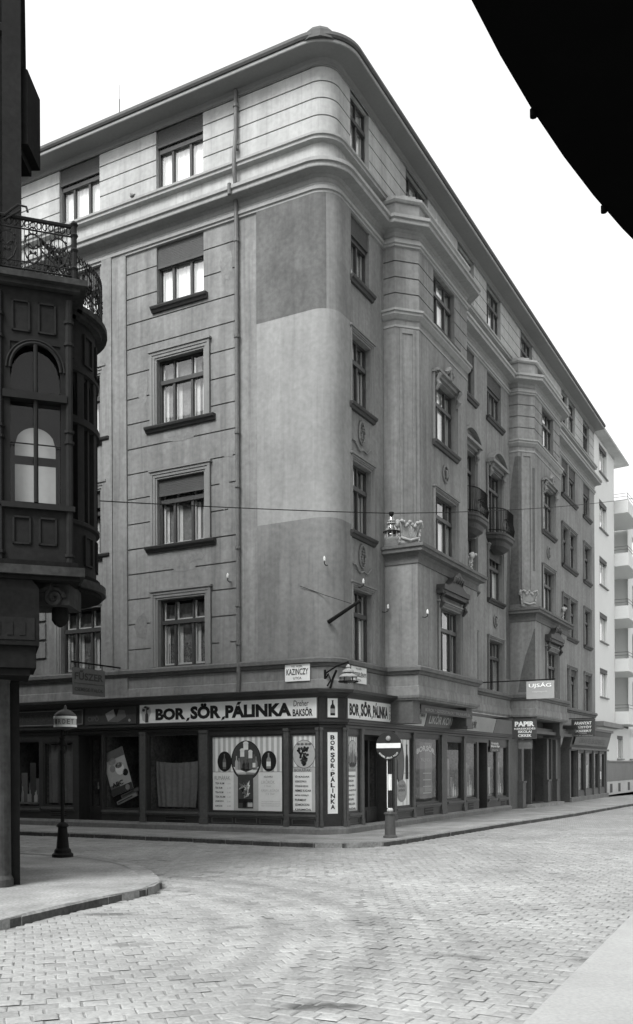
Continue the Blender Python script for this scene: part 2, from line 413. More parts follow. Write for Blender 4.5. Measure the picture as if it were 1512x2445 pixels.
# --- setts: real stones in the nearer half of the crossing
mb = MB(); tones = []
du, dv = .185, .17
ux, vx = Lv, Rv
stains = [((.02, 7.1), .33, .12, .38), ((.17, 7.55), .12, .06, .6), ((1.15, 9.0), .2, .09, .6), ((1.5, 8.85), .12, .08, .5), ((2.55, 8.75), .22, .1, .45), ((-.9, 10.6), .16, .08, .55), ((-1.9, 9.6), .3, .1, .6), ((-1.0, 6.6), .14, .06, .5), ((-.1, 8.0), .1, .05, .55), ((-.6, 7.8), .1, .05, .6), ((1.6, 9.7), .12, .05, .6), ((-2.55, 11.6), .35, .12, .5), ((3.2, 9.6), .4, .12, .75)]
nst = 0
dL = Vector((-.30, .954)); cL = Vector((-.954, -.30))
def bnd(py): return -.55+.13*(py-5)+.25*math.sin(py*.7)
cand = []
for j in range(-185, 380):
    for i in range(-175, 175):
        px = Cx+Lv.x*(i+.5*(j % 2))*du+Rv.x*j*dv; py = Cy-18+Lv.y*(i+.5*(j % 2))*du+Rv.y*j*dv
        px += .02*math.sin(py*.9+i*.02); py += .03*math.sin(px*.55)+.012*math.sin(px*2.1+1)
        if px > bnd(py) or py > 15.5: cand.append((px, py, Lv, Rv))
for j in range(-95, 150):
    for i in range(-95, 95):
        px = -1.5+cL.x*(i+.5*(j % 2))*du+dL.x*j*dv; py = 10+cL.y*(i+.5*(j % 2))*du+dL.y*j*dv
        px += .03*math.sin(py*.8); py += .02*math.sin(px*1.7)
        if px <= bnd(py)-.04 and py <= 15.42: cand.append((px, py, cL, dL))
for _ in (0,):
    for px, py, ux, vx in cand:
        if py < 4.2 or py > 27 or abs(px-.02*py) > .36*py+1.2: continue
        if inpoly(px, py, PAVE_L) or inpoly(px, py, PAVE_R) or inpoly(px, py, PAVE_C): continue
        a = du*.5-random.uniform(.001, .004)*(3 if random.random() < .15 else 1); b = dv*.5-random.uniform(.001, .004)*(2.5 if random.random() < .15 else 1)
        rz = random.gauss(0, .035); px += random.gauss(0, .003); py += random.gauss(0, .003); h = -.118+random.gauss(0, .0022); tx = random.gauss(0, .008); ty = random.gauss(0, .010)
        cu, sn = math.cos(rz), math.sin(rz)
        def P(u, v, z): u2 = u*cu-v*sn; v2 = u*sn+v*cu; return (px+ux.x*u2+vx.x*v2, py+ux.y*u2+vx.y*v2, z)
        ch = random.uniform(.008, .016); cz = random.choice((.004, .006, .008, .011)); q = [(-a, -b), (a, -b), (a, b), (-a, b)]
        lo = [P(u, v, -.15) for u, v in q]; md = [P(u, v, h-cz) for u, v in q]
        hi = [P(u*(1-ch/a), v*(1-ch/b), h+u*tx+v*ty) for u, v in q]
        k = len(mb.v); mb.v += md+hi+[P(0, 0, h+.003)]
        for f in ((0, 1, 5, 4), (1, 2, 6, 5), (2, 3, 7, 6), (3, 0, 4, 7), (4, 5, 8), (5, 6, 8), (6, 7, 8), (7, 4, 8)): mb.f.append(tuple(k+c for c in f)); mb.m.append(0)
        tn = random.gauss(1, .055)
        if random.random() < .02: tn *= .82
        # tyre arcs worn dark by turning carts
        for vx_, vy_, vz_ in mb.v[k:k+9]:
            t2 = tn; rr = math.hypot(vx_+5.8, vy_-10.1); an = math.degrees(math.atan2(vy_-10.1, vx_+5.8))
            if -32 < an < 72:
                for r0, w, dk in ((6.45, .26, .76), (5.35, .2, .78), (4.7, .15, .84), (5.9, .12, .85), (7.3, .15, .85)):
                    e = abs(rr-r0)/(w*(1+.3*math.sin(an*.3)))
                    if e < 1: t2 *= 1-(1-dk)*(1-e*e)*min(1, (an+32)/15, (72-an)/15)
            for (sx, sy), ra, rb_, dk in stains:
                e = ((vx_-sx)/ra)**2+((vy_-sy)/rb_)**2+.35*math.sin(vx_*23+vy_*9)*math.sin(vy_*31)
                if e < 1.2: t2 *= dk+(1-dk)*max(0, min(1, (e-.6)/.6))
            if vy_ > 18: t2 *= 1-.012*(vy_-18)
            tones.append(t2)
        nst += 1
me = mb.mesh('road', SET)
at = me.attributes.new('tone', 'FLOAT', 'POINT'); at.data.foreach_set('value', tones[:len(me.vertices)])
road = put('road', me); struct(road)
print('setts', nst)
far = MB(); far.face([(p[0], p[1], -.125) for p in [rp(3, 1.9), rp(3, 14), rp(120, 14), rp(120, 1.9)]])
far.face([(p[0], p[1], -.127) for p in [lp(3, 1.6), lp(60, 1.6), lp(60, 9), lp(3, 9)]])
# keep the sheet behind the stones: clip by distance
far = MB()
def strip(a, b, c, d, z): far.face([(a[0], a[1], z), (b[0], b[1], z), (c[0], c[1], z), (d[0], d[1], z)])
strip(rp(4.6, 2), rp(4.6, 16), rp(130, 16), rp(130, 2), -.123)
strip(lp(6.5, 2), lp(70, 2), lp(70, 9), lp(6.5, 9), -.124)
struct(far.obj('side_street_paving', RDF))

# ================================================================= CORNER BUILDING
B = thing('apartment_building', 'long grey plastered five-storey corner apartment house with rounded corner, projecting bays and shops below', 'building', (Cx, Cy, 0))
ZF = [(4.43, 6.28), (7.76, 9.58), (11.06, 12.86), (14.33, 15.98), (17.5, 19.16)]
LW = [(3.83, 5.40), (7.42, 8.95), (11.2, 12.7)]
RW = {'C': (1.12, 2.24), 'D1': (9.15, 10.8), 'D2': (12.2, 13.85), 'E1': (23.12, 24.28), 'E2': (24.5, 25.8), 'F': (27.54, 28.98)}
GR5 = (17.95, 18.38, 18.80, 19.17)
DW = .30
wins = []      # (seg, t0, t1, z0, z1, off, storey, column)
pl = MB(); top = MB()
# left wall
opL = [(15-b, 15-a, z0, z1) for a, b in LW for z0, z1 in ZF]
for a, b in LW:
    for k, (z0, z1) in enumerate(ZF): wins.append((SL, 15-b, 15-a, z0, z1, 0, k, 'L%d' % LW.index((a, b))))
GRL = [4.97+.7*i for i in range(16)]
panel(pl, SL, 0, 15-7.3, 3.6, 16.2, 0, opL, DW)
boxseg(pl, SL, 15-7.3, 15-6.45, -.1, .05, 3.6, 16.2)
panel(pl, SL, 15-6.45, 15-2.72, 3.6, 16.2, 0, opL, DW, gr=GRL)
panel(pl, SL, 15-2.72, 15-RC, 3.6, 16.2, 0)
boxseg(pl, SL, 15-7.3, 15-6.95, .05, .085, 4.4, 16.15)
for z in (4.9, 5.45, 6.0, 6.55, 7.1): boxseg(pl, SL, .2, 15-9.55, 0, .05, z+.04, z+.5)
panel(top, SL, 0, 15-RC, 16.2, 19.45, 0, opL, DW, gr=GR5)
# rounded corner strip (5F grooves follow it)
def wallstrip(mb, path, z0, z1, off=0, gr=(), gh=.035, gd=.035, mi=0):
    zs = [z0]
    prof = [(off, z0)]
    for z in sorted(gr):
        if z0 < z < z1: prof += [(off, z-gh/2), (off-gd, z-gh/2), (off-gd, z+gh/2), (off, z+gh/2)]
    prof.append((off, z1)); sweep(mb, path, prof, mi, caps=False, closed=False)
wallstrip(pl, ARC, 3.6, 16.2); wallstrip(top, ARC, 16.2, 19.45, gr=GR5)
# right wall main plane
opR = [(a, b, z0, z1) for n, (a, b) in RW.items() for k, (z0, z1) in enumerate(ZF) if not (n[0] == 'D' and k == 2)]
opR += [(RW['D1'][0], RW['D1'][1], 10.1, 12.45), (RW['D2'][0], RW['D2'][1], 10.1, 12.45)]
op5 = [(4.76, 6.5, *ZF[4]), (16.5, 18.2, *ZF[4])]
panel(pl, SR, RC, 30.1, 3.6, 16.2, 0, opR, DW)
panel(top, SR, RC, 30.1, 16.2, 19.45, 0, opR+op5, DW, gr=GR5)
for n, (a, b) in RW.items():
    for k, (z0, z1) in enumerate(ZF):
        if n[0] == 'D' and k == 2: wins.append((SR, a, b, 10.1, 12.45, 0, 'door', n))
        else: wins.append((SR, a, b, z0, z1, 0, k, n))
for a, b, z0, z1 in op5: wins.append((SR, a, b, z0, z1, 0, 4, 'bay'))
# end gable of the building and roof deck
panel(pl, Seg(rp(30.1), rp(30.1, -10)), 0, 10, 0, 19.45)
# bays
BAYS = ((3.14, 8.1), (14.9, 19.86))
OFL, OFU = .98, .85
bayp_lo = lambda a, b: [rp(a, 0), rp(a, OFL), rp(b, OFL), rp(b, 0)]
bayp_up = lambda a, b, o=OFU: [rp(a, 0), rp(a, o-.5), rp(a+.5, o), rp(b-.5, o), rp(b, o-.5), rp(b, 0)]
for bi, (a, b) in enumerate(BAYS):
    P = bayp_lo(a, b); c = (a+b)/2
    lo = (c-.87-a, c+.87-a)
    for i in range(3):
        sg = Seg(P[i], P[i+1]); ops = [(lo[0], lo[1], *ZF[0])] if i == 1 else []
        panel(pl, sg, 0, sg.len, 3.5, 7.62, 0, ops, DW)
        if i == 1: wins.append((sg, lo[0], lo[1], *ZF[0], 0, 0, 'bay'))
    P = bayp_up(a, b)
    for i in range(5):
        sg = Seg(P[i], P[i+1]); m = sg.len/2
        ops = [(m-.87, m+.87, *ZF[k]) for k in (1, 2, 3)] if i == 2 else []
        panel(pl, sg, 0, sg.len, 7.62, 14.15, 0, ops, DW)
        panel(pl, sg, 0, sg.len, 14.15, 16.9, 0, ops, DW, gr=(14.72, 15.16, 15.6))
        if i == 2:
            for k in (1, 2, 3): wins.append((sg, m-.87, m+.87, *ZF[k], 0, k, 'bay'))
    # sunk panel mouldings on the chamfered sides
    for i in (0, 1, 3, 4):
        sg = Seg(P[i], P[i+1])
        if i in (1, 3):
            w = sg.len
            boxseg(pl, sg, .12, .2, 0, .03, 8.2, 13.75); boxseg(pl, sg, w-.2, w-.12, 0, .03, 8.2, 13.75); boxseg(pl, sg, .2, w-.2, 0, .03, 13.62, 13.75)
    # closing slabs: step between square and chamfered storeys
    q = bayp_lo(a, b); pl.face([(x, y, 7.6) for x, y in q]); pl.face([(x, y, 3.5) for x, y in q])
pl.obj('wall', PL, B); top.obj('top_storey_wall', PLT, B)
# corner panel in three paints
cp = MB()
PTH = [lp(2.15), lp(RC)]+ARC[1:-1]+[rp(RC), rp(1.02)]
pth_l = [lp(2.15), lp(RC)]+ARC[1:6]
pth_r = ARC[5:-1]+[rp(RC), rp(1.02)]
sweep(cp, PTH, [(0, 4.4), (.045, 4.4), (.045, 7.9), (0, 7.9)], 1)
sweep(cp, PTH, [(0, 7.9), (.045, 7.9), (.045, 13.1), (0, 13.1)], 0)
sweep(cp, pth_l, [(0, 13.1), (.047, 13.1), (.047, 16.05), (0, 16.05)], 2)
sweep(cp, pth_r, [(0, 13.1), (.045, 13.1), (.045, 16.05), (0, 16.05)], 1)
cp.obj('corner_panel', [PLL, PLM, PLD], B)
# bay paint repairs (second bay shows darker plaster with a pale ragged patch)
sg2 = bayp_up(*BAYS[1]); rb = MB()
def ragged(mb, sg, zs, mi, off=.004):
    L_ = [sg.T(t0, off, z) for z, t0, t1 in zs]; R_ = [sg.T(t1, off, z) for z, t0, t1 in zs]
    for i in range(len(zs)-1): mb.face([L_[i], R_[i], R_[i+1], L_[i+1]], mi)
s0 = Seg(sg2[0], sg2[1]); s1 = Seg(sg2[1], sg2[2]); w0 = s0.len; w1 = s1.len
ragged(rb, s0, [(7.9, 0, w0), (9, .0, w0), (10, .05, w0), (11, 0, w0), (12.2, .03, w0), (12.9, .1, w0), (13.6, .22, w0)], 0)
ragged(rb, s1, [(7.9, 0, .10), (9.5, 0, .14), (10.4, 0, .1), (11.2, 0, .16), (12.4, 0, .1), (13.6, 0, .1)], 0)
ragged(rb, s1, [(9.2, .52, w1), (10.2, .5, w1), (11.3, .48, w1), (12.4, .5, w1), (13.2, .56, w1)], 0)
sl_ = Seg(bayp_lo(*BAYS[1])[0], bayp_lo(*BAYS[1])[1])
ragged(rb, sl_, [(4.5, .3, sl_.len), (5.2, .42, sl_.len), (5.9, .6, sl_.len), (6.6, .85, sl_.len), (6.9, .93, sl_.len)], 0)
ragged(rb, Seg(rp(14.2), rp(14.9)), [(5, .1, .7), (6, .2, .7), (7.5, .12, .7), (9, .3, .7), (10, .4, .7), (11, .35, .7)], 0)
rb.obj('plaster_repair', [PLD], B)
# pale smudges and old patches on the left face
def blot(nm_, mt_, sg, t, z, w, h, off, n=16, sd=0):
    r = random.Random(sd); pts = []
    for i in range(n): a = 2*math.pi*i/n; k = r.uniform(.7, 1.1); pts.append(sg.T(t+w*k*math.cos(a), off, z+h*k*math.sin(a)))
    q_ = MB(); q_.face(pts); q_.obj(nm_, mt_, B)
for i, (s_, z, w, h) in enumerate(((3.05, 10.1, .22, .3), (3.2, 8.9, .2, .45), (2.98, 8.4, .12, .3), (4.5, 7.1, .5, .12), (3.2, 5.0, .2, .3))): blot('pale_smudge', mat('faded_plaster', .215, .95, amp=.17, scale=1.6, bump=.6, fine=25, streak=.17), SL, 15-s_, z, w, h, .004, sd=i)
for i, (s_, z, w, h) in enumerate(((4.6, 10.62, .6, .1), (4.3, 7.35, .5, .16), (5.9, 12.2, .2, .5), (3.1, 14.9, .2, .5), (6.0, 5.6, .25, .4))): blot('dark_stain', mat('stained_plaster', .182, .95, amp=.2, scale=2.4, bump=.5), SL, 15-s_, z, w, h, .005, sd=i+9)
# paths for mouldings
PB = [lp(15), lp(RC)]+ARC[1:-1]+[rp(RC)]
P0 = PB+[rp(30.1)]
def with_bays(f):
    r = list(PB)
    for a, b in BAYS: r += f(a, b)
    return r+[rp(30.1)]
PLO = with_bays(bayp_lo); PUP = with_bays(bayp_up)
# first-floor band and frieze foot
m = MB(); sweep(m, PLO, [(0, 4.18), (.05, 4.2), (.07, 4.26), (.13, 4.29), (.13, 4.38), (.09, 4.42), (0, 4.43)]); m.obj('sill_band', SLB, B)
m = MB(); sweep(m, PLO, [(0, 3.55), (.04, 3.55), (.06, 3.62), (.035, 3.86), (0, 3.88)]); m.obj('frieze_foot', PL, B)
# moulding under the main ledge, coved main ledge, upper ledge
m = MB(); sweep(m, PUP, [(0, 15.98), (.05, 16.0), (.05, 16.05), (.09, 16.07), (.09, 16.15), (.04, 16.19), (.04, 16.22), (0, 16.24)]); m.obj('architrave_moulding', MLD, B)
m = MB()
sweep(m, PUP, [(0, 16.27), (.02, 16.3), (.03, 16.38), (.10, 16.43), (.36, 16.45), (.37, 16.47), (.37, 16.55), (.42, 16.575), (.42, 16.66), (0, 16.74)]); m.obj('main_ledge', MLD, B)
m = MB(); sweep(m, P0, [(0, 17.26), (.02, 17.27), (.14, 17.29), (.14, 17.36), (.18, 17.38), (.18, 17.44), (0, 17.48)]); m.obj('upper_ledge', MLD, B)
# main cornice with gutter
m = MB(); sweep(m, P0, [(0, 19.2), (.02, 19.2), (.03, 19.28), (.08, 19.33), (.52, 19.36), (.52, 19.4), (0, 19.4)]); m.obj('cornice_soffit', CRN, B)
m = MB(); sweep(m, P0, [(.48, 19.362), (.545, 19.362), (.555, 19.38), (.555, 19.44), (.3, 19.46)]); m.obj('cornice_fascia', MLD, B)
m = MB(); sweep(m, P0, [(.2, 19.45), (.59, 19.45), (.62, 19.5), (.60, 19.59), (.3, 19.6)]); m.obj('gutter', ROF, B)
m = MB(); sweep(m, P0, [(-3, 20.6), (.35, 19.57), (.35, 19.47), (-3, 19.47)]); m.obj('roof', ROF, B)
m = MB(); m.lathe([(.55, 0), (.5, .22), (.36, .38), (.12, .46)], (ARC[5][0]-.12, ARC[5][1]-.12, 19.42), 12); m.obj('roof_cap', ROF, B)
m = MB(); q = lp(6.6, .1); m.tube([(q[0], q[1], 19.7), (q[0], q[1], 20.4)], .014, 6); m.tube([(q[0], q[1], 20.4), (q[0], q[1], 20.8)], .005, 5); m.obj('lightning_rod', ROF, B)
# bay parapets (balustrade with openings) and ledges
for a, b in BAYS:
    P = bayp_up(a, b, OFU+.02); m = MB()
    for i in (0, 1, 3, 4):
        sg = Seg(P[i], P[i+1]); boxseg(m, sg, 0, sg.len, -.14, 0, 16.74, 17.2)
    sg = Seg(P[2], P[3]); L_ = sg.len
    boxseg(m, sg, 0, .42, -.14, 0, 16.74, 17.2); boxseg(m, sg, L_-.42, L_, -.14, 0, 16.74, 17.2)
    for t in (1.35, 2.3): boxseg(m, sg, t, t+.2, -.12, -.02, 16.74, 17.2)
    m.obj('parapet', PLL, B)
    m = MB(); sweep(m, P, [(-.18, 17.2), (.05, 17.2), (.1, 17.25), (.1, 17.32), (-.18, 17.36)]); 
    for _ in range(26):
        i = random.choice((0, 1, 1, 2, 2, 2)); sg = Seg(P[i], P[i+1]); t = random.uniform(0, sg.len-.2)
        boxseg(m, sg, t, t+random.uniform(.08, .22), -.1, random.uniform(.02, .09), 17.33, 17.345+random.uniform(.01, .05))
    m.obj('parapet_coping', ORN, B)
    P = bayp_up(a, b); m = MB(); sweep(m, P, [(0, 13.98), (.04, 14.0), (.12, 14.1), (.12, 14.16), (.16, 14.18), (.16, 14.24), (0, 14.3)]); sweep(m, P, [(0, 13.78), (.02, 13.78), (.02, 13.84), (0, 13.85)]); m.obj('bay_string_course', MLD, B)
    P = bayp_lo(a, b); m = MB(); sweep(m, P, [(0, 7.22), (.03, 7.22), (.03, 7.40), (.08, 7.48), (.22, 7.51), (.22, 7.6), (.27, 7.62), (.27, 7.7), (0, 7.76), (-.5, 7.76), (-.5, 7.6)]); m.obj('bay_ledge', SLB, B)
    # console blocks below the bay
    for s in (a+.05, b-.55):
        m = MB(); T = lambda x, y, z, s=s: (rp(s+x, y)[0], rp(s+x, y)[1], z)
        m.box(0, .5, 0, .8, 2.92, 3.5, T=T); m.box(-.03, .53, 0, .84, 2.86, 2.93, T=T); m.obj('console', WGR, B)
# carved crowns on the bay corners
def crown(sgp, w, h):
    m = MB(); T = lambda x, y, z: (sgp[0].x+sgp[1].x*x+sgp[2].x*y, sgp[0].y+sgp[1].y*x+sgp[2].y*y, z)
    for i in range(9):
        u = (i-4)/4.0; x = u*w*.36; lean = .10*abs(u)**2
        zt = 7.76+h*(.92+.1*math.cos(u*7))
        pts = [T(x*.82, .22, 7.9), T(x*.9, .2, 7.76+h*.45), T(x*1.08, .2+.06, 7.76+h*.75), T(x*1.2, .26+lean, zt)]
        m.tube(pts, [.035, .045, .05, .045], 7)
        m.lathe([(.01, -.05), (.045, -.03), (.055, 0), (.04, .04), (.01, .05)], T(x*1.24, .3+lean, zt-.02), 8)
    for sx in (-1, 1):
        m.tube([T(sx*w*.40, .22, 7.76+h*.93), T(sx*w*.54, .26, 7.76+h*.98), T(sx*w*.58, .25, 7.76+h*.8), T(sx*w*.5, .24, 7.76+h*.74)], [.07, .075, .07, .04], 8)
        for k in range(7): m.lathe([(.01, -.05), (.045, 0), (.01, .05)], T(sx*w*(.52-.012*k), .24+.02*(k % 2), 7.76+h*(.72-.1*k)), 7)
    m.box(-w*.42, w*.42, -.05, .26, 7.76, 7.9, T=T); m.box(-w*.36, w*.36, -.05, .16, 7.9, 7.76+h*.9, T=T)
    m.tube([T(-w*.42, .26, 7.95), T(0, .33, 7.86), T(w*.42, .26, 7.95)], .04, 7)
    return m
for a, b in BAYS:
    for s, sg in ((a, 1), (b, -1)):
        ctr = Vector(rp(s+sg*.28, .52)); ex = (Rv*sg-Lv).normalized() if sg > 0 else (Rv+Lv).normalized()
        n = Vector((ex.y, -ex.x)); crown((ctr, ex, n), .62, .62).obj('carved_crown', ORN, B, smooth=True)
# medallions between window heads
def medallion(sg, t, z, rx, rz, kind=0):
    m = MB()
    pts = [sg.T(t+rx*math.cos(a), .03, z+rz*math.sin(a)) for a in [2*math.pi*k/20 for k in range(21)]]
    m.tube(pts, .028, 6)
    if kind == 0:
        for k in range(9):
            a = k*.7; m.lathe([(.005, -.03), (.05, 0), (.005, .03)], sg.T(t+rx*.4*math.sin(a*2.1), .03, z-rz+2*rz*k/8), 6)
    else: m.tube([sg.T(t, .03, z-rz*.5), sg.T(t+rx*.3, .04, z), sg.T(t, .03, z+rz*.5)], .05, 6)
    m.obj('medallion', CAS, B, smooth=True)
for z in (10.45, 7.2): medallion(SR, 1.68, z, .17, .3)
for z in (9.95, 6.75):
    m = MB(); m.tube([SR.T(1.68+(-.55+.1*k), .03, z+.05*math.sin(k*1.3)+.03*abs(k-5.5)) for k in range(12)], .022, 5); m.obj('plaster_festoon', CAS, B, smooth=True)
for a, b in BAYS:
    sg = Seg(bayp_up(a, b)[2], bayp_up(a, b)[3]); medallion(sg, sg.len/2, 10.3, .22, .24, 1)
for s in ((RW['D1'][0]+RW['D1'][1])/2, (RW['D2'][0]+RW['D2'][1])/2): medallion(SR, s, 7.0, .22, .22, 1)
# ---------------------------------------------------------------- windows
def window_kit(w, h, st, cur, shut, casing, sill, lights=2, door=False):
    """local: x from -w/2, y inwards, z up; returns list (name, mesh/MB, mats, sub)"""
    kit = []; m = MB(); f = .055; y0 = .13; y1 = .19; X = w/2
    m.box(-X, -X+f, y0, y1, 0, h); m.box(X-f, X, y0, y1, 0, h); m.box(-X+f, X-f, y0, y1, 0, f); m.box(-X+f, X-f, y0, y1, h-f, h)
    zt = h*.66 if not door else h*.74
    m.box(-X+f, X-f, y0-.04, y1, zt-.05, zt+.06)
    fr = [.5] if lights == 2 else [.31, .69]
    for q in fr:
        x = -X+w*q; m.box(x-.035, x+.035, y0-.015, y1, f, zt-.05); m.box(x-.022, x+.022, y0, y1, zt+.06, h-f)
    kit.append(('window', m, WBR))
    # white inner sash behind the glass
    m = MB(); ed = [-X+f]+[-X+w*q for q in fr]+[X-f]
    for i in range(len(ed)-1):
        a = ed[i]+.02; b = ed[i+1]-.02
        for z0, z1 in ((f+.01, zt-.05), (zt+.07, h-f-.01)):
            m.box(a, a+.045, .20, .235, z0, z1); m.box(b-.045, b, .20, .235, z0, z1)
            m.box(a+.045, b-.045, .20, .235, z0, z0+.045)
    kit.append(('inner_sash', m, WHW))
    m = MB(); m.face([(-X+f, .17, f), (X-f, .17, f), (X-f, .17, h-f), (-X+f, .17, h-f)]); kit.append(('pane', m, GLH if cur == 'full' else GLS))
    def cloth(a, b, z0, z1, ph, y=.27, am=.012):
        n = max(6, int((b-a)/.025)); r0 = []; r1 = []
        for i in range(n+1):
            x = a+(b-a)*i/n; yy = y+am*math.sin(x*38+ph)+am*.5*math.sin(x*71+ph*2); r0.append((x, yy, z0)); r1.append((x, yy*1.0+.004, z1))
        c.grid([r0, r1])
    c = MB(); cm = CUR if cur in ('full', 'half') else CUS
    if cur == 'full': cloth(-X+f, X-f, .05, h-.05, 0, .26)
    elif cur == 'half': cloth(-X+f, X-f, .05, h*.62, 1, .26)
    elif cur == 'side':
        for i in range(len(ed)-1): cloth(ed[i]+.02, ed[i]+.02+.15*(1 if i else .9), .05, zt-.08, i)
        cloth(X-f-.17, X-f-.02, .05, zt-.08, 2)
    elif cur == 'lace':
        for i in range(len(ed)-1): cloth(ed[i]+.02, ed[i]+.16, .05, zt-.08, i)
    if c.v: kit.append(('curtain', c, cm))
    if cur in ('side', 'half'):
        c = MB(); cloth(-X+f, X-f, .05, h-.1, 3, .30, .006); kit.append(('net_curtain', c, NET))
    if cur == 'lace':
        c = MB(); cloth(-X+f, X-f, .05, h-.1, 3, .32, .006); kit.append(('net_curtain', c, NET))
        c = MB(); cloth(-X+f, X-f, .05, zt*.55, 3, .29); kit.append(('lace_curtain', c, LAC))
    # dark room
    m = MB(); a, b, d = X+.5, 1.8, 0
    m.face([(-a, b, -.6), (a, b, -.6), (a, b, h+.4), (-a, b, h+.4)]); m.face([(-a, .31, -.6), (-a, b, -.6), (-a, b, h+.4), (-a, .31, h+.4)])
    m.face([(a, .31, -.6), (a, .31, h+.4), (a, b, h+.4), (a, b, -.6)]); m.face([(-a, .31, -.6), (a, .31, -.6), (a, b, -.6), (-a, b, -.6)])
    m.face([(-a, .31, h+.4), (-a, b, h+.4), (a, b, h+.4), (a, .31, h+.4)])
    kit.append(('room', m, INT))
    if shut:
        m = MB(); n = int(shut/.045)
        for i in range(n):
            z1 = h-.005-i*.045; m.box(-X+.01, X-.01, .05, .075, z1-.040, z1)
            m.face([(-X+.01, .062, z1-.046), (X-.01, .062, z1-.046), (X-.01, .062, z1-.039), (-X+.01, .062, z1-.039)])
        m.box(-X+.01, X-.01, .04, .085, h-.005-n*.045-.05, h-.005-n*.045); kit.append(('roller_shutter', m, SHU))
    if sill:
        e = sill; m = MB()
        pr = [(-.0, -.17), (-.06, -.16), (-.09, -.1), (-.13, -.08), (-.15, -.03), (-.15, -.01), (.2, .01), (.2, -.005), (0, -.02)]
        pts = [[(x, y, z) for y, z in pr] for x in (-X-e, X+e)]
        m.grid(pts, 0, True); m.face(pts[0]); m.face(pts[1][::-1]); kit.append(('sill', m, SIL))
    if casing:
        m = MB(); cw = casing
        for (d, a, b) in ((.03, 0, cw), (.055, .05, cw-.02), (.075, cw*.62, cw)):
            m.box(-X-b, -X-a, -d, 0, 0 if not casing == .2 else 0, h+a); m.box(X+a, X+b, -d, 0, 0, h+a); m.box(-X-b, X+b, -d-.003, 0, h+a, h+b-.004)
        m.box(-X-cw-.04, X+cw+.04, -.11, 0, h+cw, h+cw+.05)
        kit.append(('surround', m, CAS))
    return kit
KITS = {}
def pick(st, col, w):
    rnd = random.Random(hash((str(st), col)) % 1000 if False else sum(ord(c) for c in str(st)+col)*7)
    L2 = 3 if w > 1.4 else 2
    if st == 'door': return dict(cur=None, shut=0, casing=.16, sill=0, lights=2, door=True)
    if st == 4: return dict(cur='full', shut=.42 if col[0] == 'L' else 0, casing=0, sill=0, lights=L2)
    if st == 3: return dict(cur='full' if col[0] == 'L' or col in ('bay',) else 'side', shut=.55 if col[0] in 'L' else .0 if col == 'bay' else .45, casing=0, sill=.14, lights=L2)
    if col[0] == 'L':
        return dict(cur={2: 'side', 1: 'side', 0: 'lace'}[st], shut={2: 0, 1: .42, 0: 0}[st], casing=.21, sill=.37 if st else 0, lights=3)
    if col == 'C': return dict(cur='side' if st else 'half', shut=0, casing=.14, sill=.2 if st else 0, lights=2)
    if col == 'bay': return dict(cur={2: 'full', 1: 'half', 0: 'side'}[st], shut=0, casing=.12, sill=.15 if st == 2 else 0, lights=3)
    return dict(cur='side' if rnd.random() < .6 else 'half', shut=0 if rnd.random() < .5 else .3, casing=.1, sill=.12 if st else 0, lights=2)
for sg, t0, t1, z0, z1, off, st, col in wins:
    w = round(t1-t0, 2); h = round(z1-z0, 2); k = pick(st, col, w); key = (w, h, tuple(sorted(k.items(), key=str)))
    if key not in KITS: KITS[key] = [(n, m.mesh(n, mt)) for n, m, mt in window_kit(w, h, st, **k)]
    p = sg.at((t0+t1)/2, off, z0)-B.location; root = None
    for n, me in KITS[key]:
        if root is None: root = put(n, me, B, p, sg.ang)
        else: put(n, me, root, (0, 0, 0), 0)
